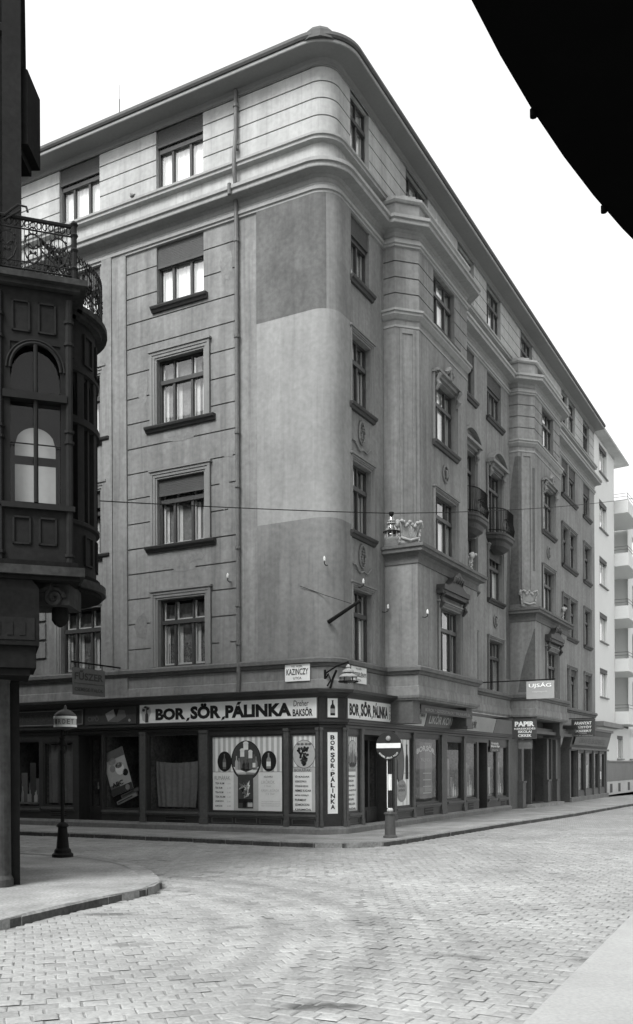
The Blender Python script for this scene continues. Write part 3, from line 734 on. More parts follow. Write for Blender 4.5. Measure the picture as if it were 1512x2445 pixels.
# ornate heads
def pediment(sg, t, z, w, kind):
    m = MB(); T = lambda x, y, z_: sg.T(t+x, y, z_); d = .26
    if kind == 'segment':
        n = 14; r = w*.62
        out = [(-w/2+w*i/n, z+.12+.42*(1-((i/n-.5)*2)**2)**.8) for i in range(n+1)]
        inn = [(x*.8, zz-.1) for x, zz in out]
        for i in range(n): m.prism([out[i], out[i+1], (out[i+1][0], out[i+1][1]-.1), (out[i][0], out[i][1]-.1)], 0, d, lambda x, y, z_: T(x, y, z_))
        m.prism([(-w/2, z), (w/2, z)]+[(x, zz-.08) for x, zz in out[::-1]], 0, .08, lambda x, y, z_: T(x, y, z_))
        m.box(-w/2-.05, w/2+.05, 0, d+.03, z-.03, z+.07, T=lambda x, y, z_: T(x, y, z_)); m.box(-w/2, w/2, 0, d*.6, z-.14, z-.03, T=lambda x, y, z_: T(x, y, z_))
        for k in range(7): m.lathe([(.01, -.04), (.07, 0), (.01, .04)], T(-.3+.1*k, .1, z+.2+.03*(k % 3)), 7)
    elif kind == 'swan':
        out = []
        n = 16
        for i in range(n+1):
            u = (i/n-.5)*2; zz = z+.1+.42*math.exp(-(abs(u)*2.3)**1.5) + (.03 if abs(u) > .8 else 0)
            out.append((u*w/2, zz))
        m.prism([(-w/2, z), (w/2, z)]+out[::-1], 0, d, lambda x, y, z_: T(x, y, z_))
        m.box(-w/2-.03, w/2+.03, 0, d-.05, z-.12, z, T=lambda x, y, z_: T(x, y, z_))
        for sx in (-1, 1):
            m.lathe([(.02, -.12), (.09, -.05), (.1, .02), (.06, .1), (.02, .14)], T(sx*.16, d+.0, z+.42), 8); m.tube([T(sx*.1, d, z+.5), T(sx*.3, d+.03, z+.42), T(sx*.36, d, z+.28)], [.05, .06, .03], 7)
        m.lathe([(.02, -.2), (.08, -.1), (.09, 0), (.04, .12)], T(0, d+.02, z+.5), 8)
    else:
        m.box(-w/2, w/2, 0, .2, z, z+.08, T=lambda x, y, z_: T(x, y, z_)); m.box(-w/2+.08, w/2-.08, 0, .12, z-.1, z, T=lambda x, y, z_: T(x, y, z_))
        for k in range(5): m.lathe([(.01, -.08), (.09, 0), (.06, .08), (.01, .12)], T(-.22+.11*k, .16, z+.2+.06*(2-abs(k-2))), 7)
        m.tube([T(0, .15, z+.3), T(0, .2, z+.0)], [.09, .05], 7)
    for sx in (-1, 1):                      # side brackets
        x = sx*(w/2-.12); m.tube([T(x, .06, z-.5), T(x, .16, z-.36), T(x, .1, z-.22), T(x, .2, z-.05)], [.04, .07, .05, .07], 7)
    m.obj('window_pediment', CAS if kind != 'swan' else SIL, B)
for n in ('D1', 'D2'): pediment(SR, sum(RW[n])/2, 12.68, 1.75, 'segment')
for a, b in BAYS:
    sg = Seg(bayp_up(a, b)[2], bayp_up(a, b)[3]); pediment(sg, sg.len/2, 13.02, 1.9, 'shell')
    sg = Seg(bayp_lo(a, b)[1], bayp_lo(a, b)[2]); pediment(sg, sg.len/2, 6.72, 2.15, 'swan')
# balconies: curved plan slab, coved underside, iron rail
for n in ('D1', 'D2'):
    t = sum(RW[n])/2; hw = 1.05; m = MB(); rows = []
    def pl_(r, dz): return [SR.T(t-hw*r+2*hw*r*i/16, .62*r*(1-((i/8-1))**4*.75) if 0 < i < 16 else 0, 10.08+dz) for i in range(17)]
    prof = [(1, 0), (1, -.07), (.95, -.1), (.93, -.2), (.8, -.26), (.72, -.42), (.45, -.55), (.05, -.62)]
    m.grid([pl_(r, z) for r, z in prof]); m.face(pl_(1, 0)[::-1]); bal = m.obj('balcony', SIL, B)
    m = MB()
    for z in (.88, .1): m.tube([Vector(p)+Vector((0, 0, z)) for p in pl_(.93, 0)], .018, 6)
    pp = pl_(.93, 0)
    for i in range(16):
        for f in (0, .5):
            a = Vector(pp[i]).lerp(Vector(pp[i+1]), f); c0 = Vector(SR.T(t, 0, 10.08)); o = (a-c0).normalized()*.06
            m.tube([a+Vector((0, 0, .88)), a+Vector((0, 0, .5)), a+o+Vector((0, 0, .28)), a+Vector((0, 0, .0))], .011, 4, cap=False)
    m.obj('railing', IRN, bal)
# drainpipe
m = MB(); x, y = lp(2.74, .09)[0], lp(2.74, .09)[1]
def pp_(o, z, s=2.72): q = lp(s, o); return (q[0], q[1], z)
m.tube([pp_(.1, 19.3), pp_(.1, 18.2), pp_(.19, 17.6), pp_(.19, 17.1), pp_(.12, 16.8), pp_(.10, 15.9), pp_(.09, 3.9), pp_(.13, 3.6)], .055, 8)
for z in (18.9, 17.8, 15.4, 12.9, 10.4, 9.0, 7.4, 5.9, 4.9): m.tube([pp_(.1, z-.04), pp_(.1, z+.04)], .075, 8)
m.tube([pp_(.42, 16.42), pp_(.42, 16.7)], .05, 8)
m.obj('drainpipe', PIP, B, smooth=False)
# ================================================================= GROUND FLOOR AND SHOPFRONTS
# frame of shop wall: chamfered corner; SH0 left, SH1 chamfer, SH2 right, faces .10 proud of the wall
oS = .10
pL, pR = Vector(lp(.34, oS)), Vector(rp(.46, oS))
HL = Seg(lp(15, oS), pL); HC = Seg(pL, pR); HR = Seg(pR, rp(20.6, oS))
LS = lambda s: HL.len-(s-.34)      # s -> t on the left shopfront
RS = lambda s: s-.46
gw = MB()      # grey ground-floor masonry behind
def shop(mb, sg, t0, t1, z0, z1, ops, d=.18): panel(mb, sg, t0, t1, z0, z1, 0, ops, d)
winL = [(1.38, 3.62, .5, 2.52, 'poster'), (.42, 1.17, .5, 2.52, 'poster'), (3.99, 5.72, .5, 2.6, 'glass'), (5.99, 7.30, .5, 2.6, 'glass'), (7.36, 8.22, .06, 2.62, 'door'), (8.42, 9.6, .55, 2.45, 'blind'), (9.74, 10.9, .5, 2.5, 'glass')]
winR = [(.6, 1.28, .5, 2.5, 'poster'), (1.5, 3.4, .06, 2.52, 'door'), (3.62, 4.75, .5, 2.5, 'poster'), (5.0, 7.0, .55, 2.55, 'glass'), (7.65, 9.1, .55, 2.5, 'glass'), (9.4, 10.6, .55, 2.5, 'glass'), (10.8, 11.7, .06, 2.5, 'door'), (11.8, 12.75, .5, 2.4, 'glass'), (12.95, 14.1, .5, 2.4, 'glass')]
sf = MB()
opl = [(LS(b), LS(a), c, d) for a, b, c, d, k in winL]; opr = [(RS(a), RS(b), c, d) for a, b, c, d, k in winR]
def by(ops, kinds, src): return [o for o, s in zip(ops, src) if s[4] in kinds]
panel(sf, HL, 0, HL.len, .18, 2.86, 0, opl, .16)
panel(sf, HC, 0, HC.len, .18, 2.86, 0, (), .16)
panel(sf, HR, 0, RS(14.3), .18, 2.86, 0, opr, .16)
# fascia
for sg, a, b in ((HL, 0, HL.len), (HC, 0, HC.len), (HR, 0, RS(3.55))): panel(sf, sg, a, b, 2.86, 3.55)
panel(sf, HR, RS(3.55), RS(14.3), 2.86, 3.5, 0)
SF = [tuple(HL.p), tuple(pL), tuple(pR), rp(14.3, oS)]
SFs = [tuple(HL.p), tuple(pL), tuple(pR), rp(3.6, oS)]
for z0, z1, d, P in ((2.66, 2.72, .04, SF), (2.74, 2.80, .09, SF), (2.80, 2.86, .13, SF)): sweep(sf, P, [(0, z0), (d, z0), (d, z1), (0, z1)])
sweep(sf, SFs, [(0, 3.42), (.05, 3.42), (.16, 3.5), (.28, 3.53), (.30, 3.6), (.05, 3.64), (0, 3.64)])
sf.obj('shopfront', WDK, B)
# pilasters, sills, panelled stall risers
m = MB()
def pil(sg, t0, t1, z0=.18, z1=2.66, d=.05): 
    m = MB(); boxseg(m, sg, t0, t1, 0, d, z0, z1); boxseg(m, sg, t0-.012, t1+.012, 0, d+.02, z0, z0+.14); boxseg(m, sg, t0-.012, t1+.012, 0, d+.02, z1-.07, z1); m.obj('shopfront_pilaster', WGR, B)
for s0, s1 in ((1.2, 1.34), (3.68, 3.94), (5.76, 5.95)): pil(HL, LS(s1), LS(s0))
pil(HL, HL.len-.075, HL.len); pil(HC, 0, .07); pil(HC, HC.len-.07, HC.len); pil(HR, 0, .09)
for s0, s1 in ((1.32, 1.46), (3.43, 3.58), (4.8, 4.95), (7.1, 7.55), (9.15, 9.35), (14.12, 14.3)): pil(HR, RS(s0), RS(s1))
for sg, ops, src in ((HL, opl, winL), (HR, opr, winR)):
    for (a, b, c, d), s in zip(ops, src):
        if s[4] in ('glass', 'poster', 'blind'):
            m = MB(); boxseg(m, sg, a-.03, b+.03, 0, .07, c-.07, c-.012); boxseg(m, sg, a-.03, b+.03, 0, .035, c-.12, c-.072)
            n = 3 if b-a > 1.9 else 1
            if s[4] == 'poster':
                for i in range(n):
                    x0 = a+(b-a)*i/n+.04; x1 = a+(b-a)*(i+1)/n-.04
                    for q in ((x0, x1, .345, .365), (x0, x1, .215, .235), (x0, x0+.02, .235, .345), (x1-.02, x1, .235, .345)): boxseg(m, sg, q[0], q[1], 0, .02, q[2], q[3])
            m.obj('stall_riser', WGR, B)
# plinth
m = MB(); PL_ = [tuple(HL.p), tuple(pL), tuple(pR), rp(14.35, oS)]
sweep(m, PL_, [(0, -.05), (.10, -.05), (.10, .12), (.05, .18), (0, .19)]); m.obj('plinth', STN, B)
m = MB(); sweep(m, [rp(22.3, .5), rp(30.6, .5)], [(0, -.05), (.08, -.05), (.08, .2), (0, .22)])
m.obj('plinth', STN, B)
# cellar grilles
def grille(sg, t0, t1, z0, z1):
    m = MB(); boxseg(m, sg, t0, t1, 0, .006, z0, z1, 0)
    for i in range(1, 3): z = z0+(z1-z0)*i/3; boxseg(m, sg, t0, t1, .006, .02, z-.008, z+.008, 1)
    m.obj('cellar_grille', [BLK, WGR], B)
grille(HL, LS(5.1), LS(4.45), .2, .42)
grille(HL, LS(9.3), LS(8.7), .28, .42)
for a, b in ((5.75, 6.45), (9.7, 10.2), (13.3, 13.75)): grille(HR, RS(a), RS(b), .2, .46)
# shop windows: frame + pane + dark display space
def shopwin(sg, t0, t1, z0, z1, kind, mull=()):
    w = t1-t0; m = MB()
    m.box(0, .05, .02, .09, 0, z1-z0); m.box(w-.05, w, .02, .09, 0, z1-z0); m.box(.05, w-.05, .02, .09, 0, .05); m.box(.05, w-.05, .02, .09, z1-z0-.05, z1-z0)
    for x in mull: m.box(w*x-.03, w*x+.03, .015, .09, .05, z1-z0-.05)
    p = sg.at(t0, 0, z0)-B.location
    if kind == 'door':
        m = MB(); d = .45; h = z1-z0
        m.box(0, .08, d, d+.08, 0, h); m.box(w-.08, w, d, d+.08, 0, h); m.box(.08, w-.08, d, d+.08, h*.0, .5); m.box(.08, w-.08, d, d+.08, h-.12, h)
        for x in (w*.33, w*.5, w*.67) if w > 1.4 else (w*.5,): m.box(x-.045, x+.045, d-.01, d+.08, .5, h-.12)
        for i in range(2 if w > 1.4 else 1):
            n = 2 if w > 1.4 else 1; x0 = .14+i*w/n; x1 = (i+1)*w/n-.12; m.box(x0, x1, d-.02, d, .1, .42)
        r = m.obj('shop_door', WDK, B, p, sg.ang)
        q = MB(); q.face([(.08, d+.04, .5), (w-.08, d+.04, .5), (w-.08, d+.04, h-.12), (.08, d+.04, h-.12)]); q.obj('pane', GLD, r, (0, 0, 0))
        q = MB(); q.tube([(w*.45, d-.06, 1.0), (w*.45, d-.06, 1.2)], .015, 6); q.box(w*.44, w*.46, d-.06, d, 1.05, 1.07); q.obj('handle', MLD, r, (0, 0, 0))
        q = MB()
        for x in (0, w): q.face([(x, .15, 0), (x, d, 0), (x, d, h), (x, .15, h)])
        q.face([(0, .15, h), (w, .15, h), (w, d, h), (0, d, h)]); q.face([(0, .0, 0), (w, .0, 0), (w, d, 0), (0, d, 0)]); q.obj('door_recess', WDK, r, (0, 0, 0))
        dd = d
    else:
        r = m.obj('shop_window', WDK, B, p, sg.ang); dd = .1
        q = MB(); q.face([(.05, .055, .05), (w-.05, .055, .05), (w-.05, .055, z1-z0-.05), (.05, .055, z1-z0-.05)]); q.obj('pane', GLD, r, (0, 0, 0))
    q = MB(); h = z1-z0; a, b = dd+.05, 1.6
    q.face([(0, b, 0), (w, b, 0), (w, b, h), (0, b, h)]); q.face([(0, a, 0), (0, b, 0), (0, b, h), (0, a, h)]); q.face([(w, a, 0), (w, a, h), (w, b, h), (w, b, 0)])
    q.face([(0, a, 0), (w, a, 0), (w, b, 0), (0, b, 0)]); q.face([(0, a, h), (0, b, h), (w, b, h), (w, a, h)]); q.obj('display_space', SHP, r, (0, 0, 0))
    return r
for (a, b, c, d), s in zip(opl, winL): shopwin(HL, a, b, c, d, s[4], (.52,) if s[4] == 'blind' else ())
for (a, b, c, d), s in zip(opr, winR): shopwin(HR, a, b, c, d, s[4], (.46,) if s[0] == 3.62 and False else ())
ALLM = [ENM, BLK, GRY, LGY, MGY, DGY, CUR, CUG, WHW]
def board(): return Board(ALLM)
GRP = {'poster_panel': 'printed panels in the shop windows', 'fascia_board': 'slanted fascia boards', 'street_name_plate': 'enamel street name plates', 'window_display': 'goods in the shop windows', 'shop_sign': 'white shop name signs', 'notice_card': 'white notice cards', 'show_box': 'flat boxes under the poster', 'name_board': 'dark name boards'}
def onseg(bd, name, sg, t, o, z, label, cat, group=None, rot=0):
    group = group or GRP.get(name)
    p = sg.at(t, o, z); ob = bd.obj(name, None, p, sg.ang); 
    if rot: ob.rotation_euler = (0, rot, sg.ang)
    return tag(ob, label, cat, group)
# big sign, left
b = board(); w = 5.6; h = .54
b.slab(0, w, 0, h, .03, MGY); b.rect(.02, w-.02, .02, h-.02, ENM); b.lay()
b.poly([(.12, .1), (.2, .06), (.3, .07), (.36, .2), (.42, .32), (.38, .46), (.25, .5), (.1, .44), (.08, .3)], LGY); b.lay()
b.bottle(.27, .04, .11, .36, DGY); b.disc(.16, .38, .05, .04, DGY); b.disc(.3, .42, .05, .04, DGY); b.disc(.22, .46, .05, .03, DGY)
for tx, x0, x1 in (('BOR', .57, 1.58), ('SÖR', 1.74, 2.72), ('PÁLINKA', 2.86, 4.86)):
    b.text(tx, x0, x1, .085, .5 if ('Ö' in tx or 'Á' in tx) else .405, BLK, bold=.055)
for x in (1.60, 2.74): b.poly([(x-.01, .03), (x+.09, .06), (x+.12, .14), (x+.03, .12)], BLK)
b.text('Dreher', 4.92, 5.36, .32, .47, MGY, shear=.1, bold=.01); b.text('BAKSÖR', 4.90, 5.47, .07, .29, BLK, bold=.03)
onseg(b, 'shop_sign', HL, LS(5.97), .035, 2.88, 'long white sign over the left shop windows, black letters BOR, SÖR, PÁLINKA', 'shop sign')
# right sign
b = board(); w = 3.2
b.slab(0, w, 0, h, .03, MGY); b.rect(.02, w-.02, .02, h-.02, ENM); b.lay()
for tx, x0, x1 in (('BOR', .1, .66), ('SÖR', .76, 1.4), ('PÁLINKA', 1.5, 2.46)): b.text(tx, x0, x1, .1, .5 if ('Ö' in tx or 'Á' in tx) else .41, BLK, bold=.05)
for x in (.67, 1.41): b.poly([(x, .05), (x+.05, .07), (x+.07, .13), (x+.02, .13)], BLK)
b.text('Dreher', 2.56, 3.02, .30, .45, GRY, shear=.1); b.text('SÖRÖK', 2.54, 3.06, .08, .28, GRY, bold=.03)
onseg(b, 'shop_sign', HR, .07, .035, 2.88, 'white BOR, SÖR, PÁLINKA sign over the door right of the corner', 'shop sign')
# corner bottle panel and vertical text
b = board(); b.slab(0, .3, 0, .5, .02, MGY); b.rect(.015, .285, .015, .485, ENM); b.lay(); b.bottle(.15, .06, .13, .38, BLK, GRY)
onseg(b, 'bottle_panel', HC, (HC.len-.3)/2, .03, 2.9, 'small white fascia panel with one dark bottle at the chamfered corner', 'sign panel')
b = board(); w = .29; H = 2.05; b.slab(0, w, 0, H, .02, MGY); b.rect(.01, w-.01, .01, H-.01, ENM); b.lay()
L_ = list('BOR')+[',']+list('SÖR')+['ÉS']+list('PÁLINKA'); z = H-.08
for c_ in L_:
    if c_ == ',': z -= .03; continue
    if c_ == 'ÉS': b.text('ÉS', .12, .19, z-.05, z-.01, BLK); z -= .075; continue
    hh = .112; b.text(c_, .085 if c_ != 'I' else .13, .205 if c_ != 'I' else .16, z-hh-(.0), z+(.02 if c_ in 'ÖÁ' else 0), BLK, bold=.04); z -= hh+.024
onseg(b, 'vertical_sign', HC, (HC.len-w)/2, .012, .5, 'tall narrow white strip with stacked letters BOR SÖR ÉS PÁLINKA', 'sign panel')
# big poster window
def stripes(b, w, z0, z1, n):
    for i in range(n): b.rect(w*i/n, w*(i+.5)/n, z0, z1, LGY)
def lines(b, x0, x1, z, dz, n, texts, hgt=.05, m=BLK):
    for i in range(n): b.text(texts[i % len(texts)], x0, x0+(x1-x0)*(.7+.3*math.sin(i*2.3+1)**2), z-i*dz, z-i*dz+hgt, m, bold=.02)
b = board(); w = 2.14; H = 1.92
b.slab(0, w, 0, H, .01, ENM); stripes(b, w, 1.0, H, 13); b.lay(); b.rect(0, w, 1.0, 1.01, MGY); b.rect(.66, 1.42, 0, 1.0, LGY); b.lay()
b.disc(1.05, 1.3, .46, .52, BLK, 40); b.disc(.38, 1.28, .225, .265, BLK); b.disc(1.74, 1.28, .225, .265, BLK); b.lay()
b.disc(1.05, 1.3, .435, .495, DGY, 40); b.lay()
b.poly([(.66, 1.14), (1.05, 1.0), (1.44, 1.14), (1.36, 1.0), (1.05, .82), (.74, 1.0)], ENM); b.lay(); b.poly([(1.05, 1.0), (1.36, .98), (1.05, .82)], GRY); b.poly([(1.05, 1.0), (.74, .98), (1.05, .82)], LGY); b.lay()
for cx, z0, ww, hh, mm in ((.94, 1.1, .13, .42, MGY), (1.05, 1.08, .15, .62, MGY), (1.19, 1.08, .12, .4, MGY)): b.rect(cx-ww/2, cx+ww/2, z0, z0+hh, mm); b.lay(); b.rect(cx-ww/2, cx+ww/2, z0+hh-.12, z0+hh+.05, ENM); b.disc(cx, z0+hh+.05, ww*.55, .05, ENM); b.k -= 1
for cx, hh, c_ in ((.76, .36, LGY), (.84, .3, GRY), (1.3, .4, MGY), (1.36, .34, GRY), (1.1, .28, BLK), (.99, .25, BLK)): b.bottle(cx, 1.06, .09, hh, c_, ENM if c_ == MGY else None)
b.bottle(.38, 1.08, .1, .4, MGY, GRY); b.bottle(1.74, 1.09, .13, .4, GRY, ENM)
b.rect(.8, 1.27, .06, .94, DGY); b.lay()
for i in range(22): b.poly([(.82+random.uniform(0, .36), .3+random.uniform(0, .5)) for _ in range(1)]+[(.9+random.uniform(0, .3), .32+random.uniform(0, .4)), (.95+random.uniform(0, .25), .35+random.uniform(0, .3))], random.choice((LGY, GRY, MGY, ENM, BLK)))
b.rect(.82, 1.25, .2, .3, BLK); b.rect(.95, 1.06, .08, .24, BLK); b.rect(1.1, 1.25, .1, .22, LGY)
b.text('RUMÁRAK', .07, .56, .8, .93, GRY); lines(b, .09, .4, .68, .118, 6, ['TEA RUM', 'TEA RUM', 'TEA RUM', 'TEA RUM', 'JAMAIKA', 'RUM KÜLÖN'])
for i in range(6): b.text('%d.%02d' % (1+i, 20*i % 100), .46, .58, .68-.118*i, .72-.118*i, LGY)
b.text('KÜLÖNFÉLE', 1.6, 1.86, .86, .91, MGY, bold=.02); b.text('LIKŐRÖK', 1.52, 1.92, .7, .81, LGY); b.text('1 liter', 1.62, 1.82, .62, .67, LGY); b.text('KRÉM LIKŐRÖK', 1.52, 2.06, .5, .58, LGY); b.text('1/2 liter', 1.66, 1.92, .42, .47, LGY)
for i in range(3): b.text('NAGY VÁLASZTÉKBAN KAPHATÓ', 1.52, 2.08, .12+.055*i, .155+.055*i, LGY)
onseg(b, 'poster_panel', HL, LS(3.57), -.045, .55, 'wide printed window panel with round bottle pictures and rum price list', 'poster')
def small_poster(w, list_, grapes):
    b = board(); H = 1.92; b.slab(0, w, 0, H, .01, ENM); stripes(b, w, 1.12, H, 5); b.lay()
    b.rect(0, w, 0, 1.12, LGY); b.lay(); b.rect(0, w, 1.12, 1.13, MGY); b.rect(0, w*.8, .04, 1.0, ENM); b.lay()
    b.disc(w/2, 1.45, w*.46, .36, MGY, 36); b.lay(); b.disc(w/2, 1.45, w*.44, .345, LGY, 36); b.lay()
    if grapes:
        for i in range(60):
            z = random.random(); x = (random.random()-.5)*(.42*(1-z)+.06)*w*1.2; b.disc(w/2+x, 1.62-z*.44, .035, .032, random.choice((BLK, DGY, DGY, BLK)), 9)
        for x in (-.16, -.05, .07, .17): b.disc(w/2+x, 1.7, .05, .03, MGY, 9)
    else:
        for i, hh in enumerate((.3, .42, .5, .38, .3)): b.bottle(w*.2+w*.15*i, 1.2, .07, hh, random.choice((DGY, MGY, BLK)))
        b.disc(w/2, 1.18, w*.3, .06, DGY)
    b.text('BORÁRAK', w*.12, w*.78, 1.01, 1.1, MGY); lines(b, w*.14, w*.78, .86, .118, 8, list_, .055)
    return b
onseg(small_poster(.72, ['Ó KADAR', 'SZEKSZÁRDI', 'CSONGRÁDI RIZLING', 'NEMES KADAR', 'MÓRI EZERJÓ', 'FURMINT', 'SZAMORODNI', 'ÜRMÖS'], True), 'poster_panel', HL, LS(1.155), -.045, .55, 'window panel with a black grape bunch in a circle above a wine list', 'poster')
onseg(small_poster(.62, ['RIZLING', 'KADAR', 'FEHÉR', 'ASZÚ', 'MUSKOTÁLY', 'EGRI', 'SILLER', 'SÖR'], False), 'poster_panel', HR, RS(.63), -.045, .55, 'narrow window panel with bottles in an oval, right of the stacked-letter strip', 'poster')
b = board(); w = 1.04; H = 1.9; b.slab(0, w, 0, H, .01, ENM); b.lay()
b.rect(w*.5, w*.56, 0, H, LGY); b.rect(.8, .86, 0, H, LGY); b.lay(); b.disc(.34, 1.22, .3, .62, DGY, 36); b.lay(); b.disc(.34, 1.22, .24, .52, MGY, 30)
b.disc(.45, .42, .36, .32, GRY, 32); b.rect(0, w, .92, .93, MGY); b.lay(); b.bottle(.83, .75, .2, 1.0, BLK); b.bottle(.1, .75, .16, .8, BLK); b.text('HAZAI', .25, .65, .52, .6, MGY, bold=.03); b.text('LIKŐRÖK', .2, .7, .4, .49, MGY, bold=.03); b.text('PÁLINKA', .24, .66, .28, .36, LGY)
onseg(b, 'poster_panel', HR, RS(3.66), -.045, .56, 'window panel with tall dark bottle and grey disc behind the traffic sign', 'poster')
b = board(); b.slab(0, .42, 0, .34, .01, ENM); b.lay(); b.text('BOROK', .06, .36, .18, .28, MGY, bold=.02); b.text('LITER', .08, .3, .06, .13, GRY)
onseg(b, 'notice_card', HR, RS(3.1), .03, 2.28, 'small white card hanging over the shop door by the round sign', 'sign')
# BOR SÖR window lettering: card in the window
b = board(); w = 1.8; b.slab(.5, 1.5, 0, 1.7, .01, DGY); b.rect(.9, 1.5, .2, 1.7, MGY); b.lay(2)
b.text('BOR,SÖR', .25, 1.7, 1.3, 1.52, LGY, bold=.03, arc=.12); b.text('PÁLINKA', .6, 1.36, 1.12, 1.24, GRY, bold=.02)
for i in range(4): b.rect(.75, 1.4, .75-.2*i, .78-.2*i, GRY)
onseg(b, 'poster_panel', HR, RS(5.1), -.09, .7, 'dim window card arched BOR, SÖR with PÁLINKA below it', 'poster')
# display goods further right
def goods(sg, t0, w, z, label, seed):
    rnd = random.Random(seed); b = board(); b.slab(0, w, 0, .06, .2, GRY)
    for i in range(7):
        x = rnd.uniform(.05, w-.25); b.lay(); b.rect(x, x+rnd.uniform(.12, .3), .06, rnd.uniform(.3, 1.3), rnd.choice((DGY, MGY, GRY, MGY)))
    for i in range(5): b.lay(); b.bottle(rnd.uniform(.1, w-.1), .06, .1, rnd.uniform(.3, .5), rnd.choice((LGY, GRY, DGY)))
    onseg(b, 'window_display', sg, t0, -.16, z, label, 'display')
goods(HR, RS(7.8), 1.2, .62, 'dim goods on a shelf in the shop window left of the paper shop pair', 3)
goods(HR, RS(9.5), 1.0, .62, 'pale goods piled in the narrow window beside the shop doorway', 5)
goods(HR, RS(11.9), .8, .6, 'window display under the small dark name plate', 8)
goods(HR, RS(13.05), .95, .6, 'window display just left of the house gateway', 11)
# small oval name plate
b = board(); b.slab(0, 1.15, 0, .42, .02, DGY); b.lay(); b.text('Kereskedés', .12, .95, .27, .36, ENM, shear=.15); b.text('Könyv és Papír', .08, 1.08, .15, .25, ENM, bold=.02); b.text('írószerek', .2, .9, .05, .11, LGY)
onseg(b, 'name_plate', HR, RS(11.95), .04, 2.18, 'small dark plate with white script lettering above the paired windows', 'sign')
# inclined fascia boards between the sign and the gateway
def incl(s0, s1, label, mt, texts):
    b = board(); w = s1-s0; b.slab(0, w, 0, .5, .03, mt); b.lay()
    for t_ in texts: b.text(t_[0], t_[1]*w, t_[2]*w, t_[3], t_[4], t_[5], bold=.02)
    o = onseg(b, 'fascia_board', HR, RS(s0), .16, 2.86, label, 'sign'); o.rotation_euler = (R(15), 0, HR.ang)
    return o
incl(3.8, 5.35, 'short grey slanted fascia board naming a wine dealer, next to the white sign', LGY, [('NÉMETH ISTVÁN', .08, .9, .27, .42, DGY), ('borkereskedő', .12, .8, .1, .2, MGY)])
incl(5.4, 9.05, 'long dark slanted fascia board LIKŐR KONYAK under the first bay', MGY, [('LIKŐR KONYAK', .06, .8, .1, .42, LGY)])
incl(9.1, 11.9, 'worn grey slanted fascia board right of the liqueur board', GRY, [('PAPÍR', .06, .3, .1, .38, DGY)])
incl(11.95, 14.3, 'dark slanted fascia board at the left side of the gateway', MGY, [])
b = board(); b.slab(0, 4.3, 0, .22, .03, DGY); b.lay(); b.text('BOROK * SZESZESITALOK * PÁLINKAFÉLÉK', .3, 4.1, .05, .16, GRY)
onseg(b, 'fascia_board', Seg(rp(3.7, .82), rp(8.1, .82)), .05, 0, 3.18, 'narrow dim lettered strip tucked under the first bay', 'sign')
# left fascia: name board and box picture, window contents
b = board(); w = 2.9; b.slab(0, w, 0, .48, .02, DGY); b.lay()
for q in ((.03, w-.03, .03, .045), (.03, w-.03, .435, .45), (w-.045, w-.03, .03, .45)): b.rect(*q, GRY)
b.text('JÓNÁS SÁNDOR', .1, 2.6, .1, .38, MGY, bold=.0); b.lay(); b.text('JÓNÁS SÁNDOR', .11, 2.59, .11, .37, DGY, bold=-.012)
onseg(b, 'name_board', HL, LS(10.9), .035, 2.9, 'dark framed fascia board lettered JÓNÁS SÁNDOR at the far left', 'shop sign')
b = board(); w = 1.85; b.slab(0, w, 0, .48, .02, DGY); b.lay(); b.poly([(.75, .3), (1.05, .42), (1.45, .38), (1.5, .2), (1.2, .05), (.85, .08)], MGY); b.lay(); b.poly([(.75, .3), (1.05, .42), (1.1, .22), (.85, .08)], GRY); b.poly([(1.05, .42), (1.25, .44), (1.15, .2)], BLK); b.disc(1.62, .1, .04, .04, GRY); b.text('CIPŐ', .1, .5, .1, .28, MGY)
onseg(b, 'picture_board', HL, LS(7.93), .035, 2.9, 'dark fascia board painted with a tilted package, left of the white sign', 'shop sign')
b = board(); w = .78; H = 1.25; b.slab(0, w, 0, H, .01, LGY); b.lay()
for q, c_ in (((0, .35, .0, .3), MGY), ((0, w, 1.0, H), MGY)): b.rect(*q, c_)
b.disc(.5, .68, .16, .18, ENM); b.disc(.5, .78, .13, .08, DGY); b.disc(.66, .52, .1, .1, BLK); b.disc(.25, .75, .1, .1, GRY); b.disc(.3, .95, .14, .1, GRY); b.lay(); b.rect(0, w, 0, .2, DGY); b.lay(); b.disc(.6, .1, .08, .08, GRY); b.text('ABC', .08, .5, .23, .36, BLK, bold=.03)
o = onseg(b, 'abc_poster', HL, LS(7.05), -.12, .85, 'pale tilted poster marked ABC with a child figure, in shop window', 'poster'); o.rotation_euler = (0, R(-19), HL.ang)
for k, (x, z) in enumerate(((6.9, .62), (6.75, .8))):
    b = board(); b.slab(0, .75-.1*k, 0, .1, .08, MGY if k else GRY); b.lay(); b.rect(.04, .6-.1*k, .03, .07, DGY)
    o = onseg(b, 'show_box', HL, LS(x), -.14, z, ('lower' if not k else 'upper')+' slanted flat box below the ABC poster', 'box', None); o.rotation_euler = (0, R(-22), HL.ang)
def cloth_obj(sg, t0, w, z0, z1, label, y=.25, mt=CUG):
    m = MB(); n = int(w/.03); rows = []
    for j in range(7):
        z = z0+(z1-z0)*j/6; pin = .12*(1-j/6)**2
        rows.append([(pin*w*(1-2*i/n)*.5+w*i/n, y+.03*math.sin(i*.9)+.02*math.sin(i*.35+j*.3), z-(.05*math.sin(math.pi*i/n) if j == 6 else 0)) for i in range(n+1)])
    m.grid(rows); return tag(m.obj('shop_curtain', mt, None, sg.at(t0, 0, 0), sg.ang, smooth=True), label, 'curtain')
cloth_obj(HL, LS(5.55), 1.45, .6, 1.85, 'pale grey cloth gathered across the lower half of shop window', .16, CUF)
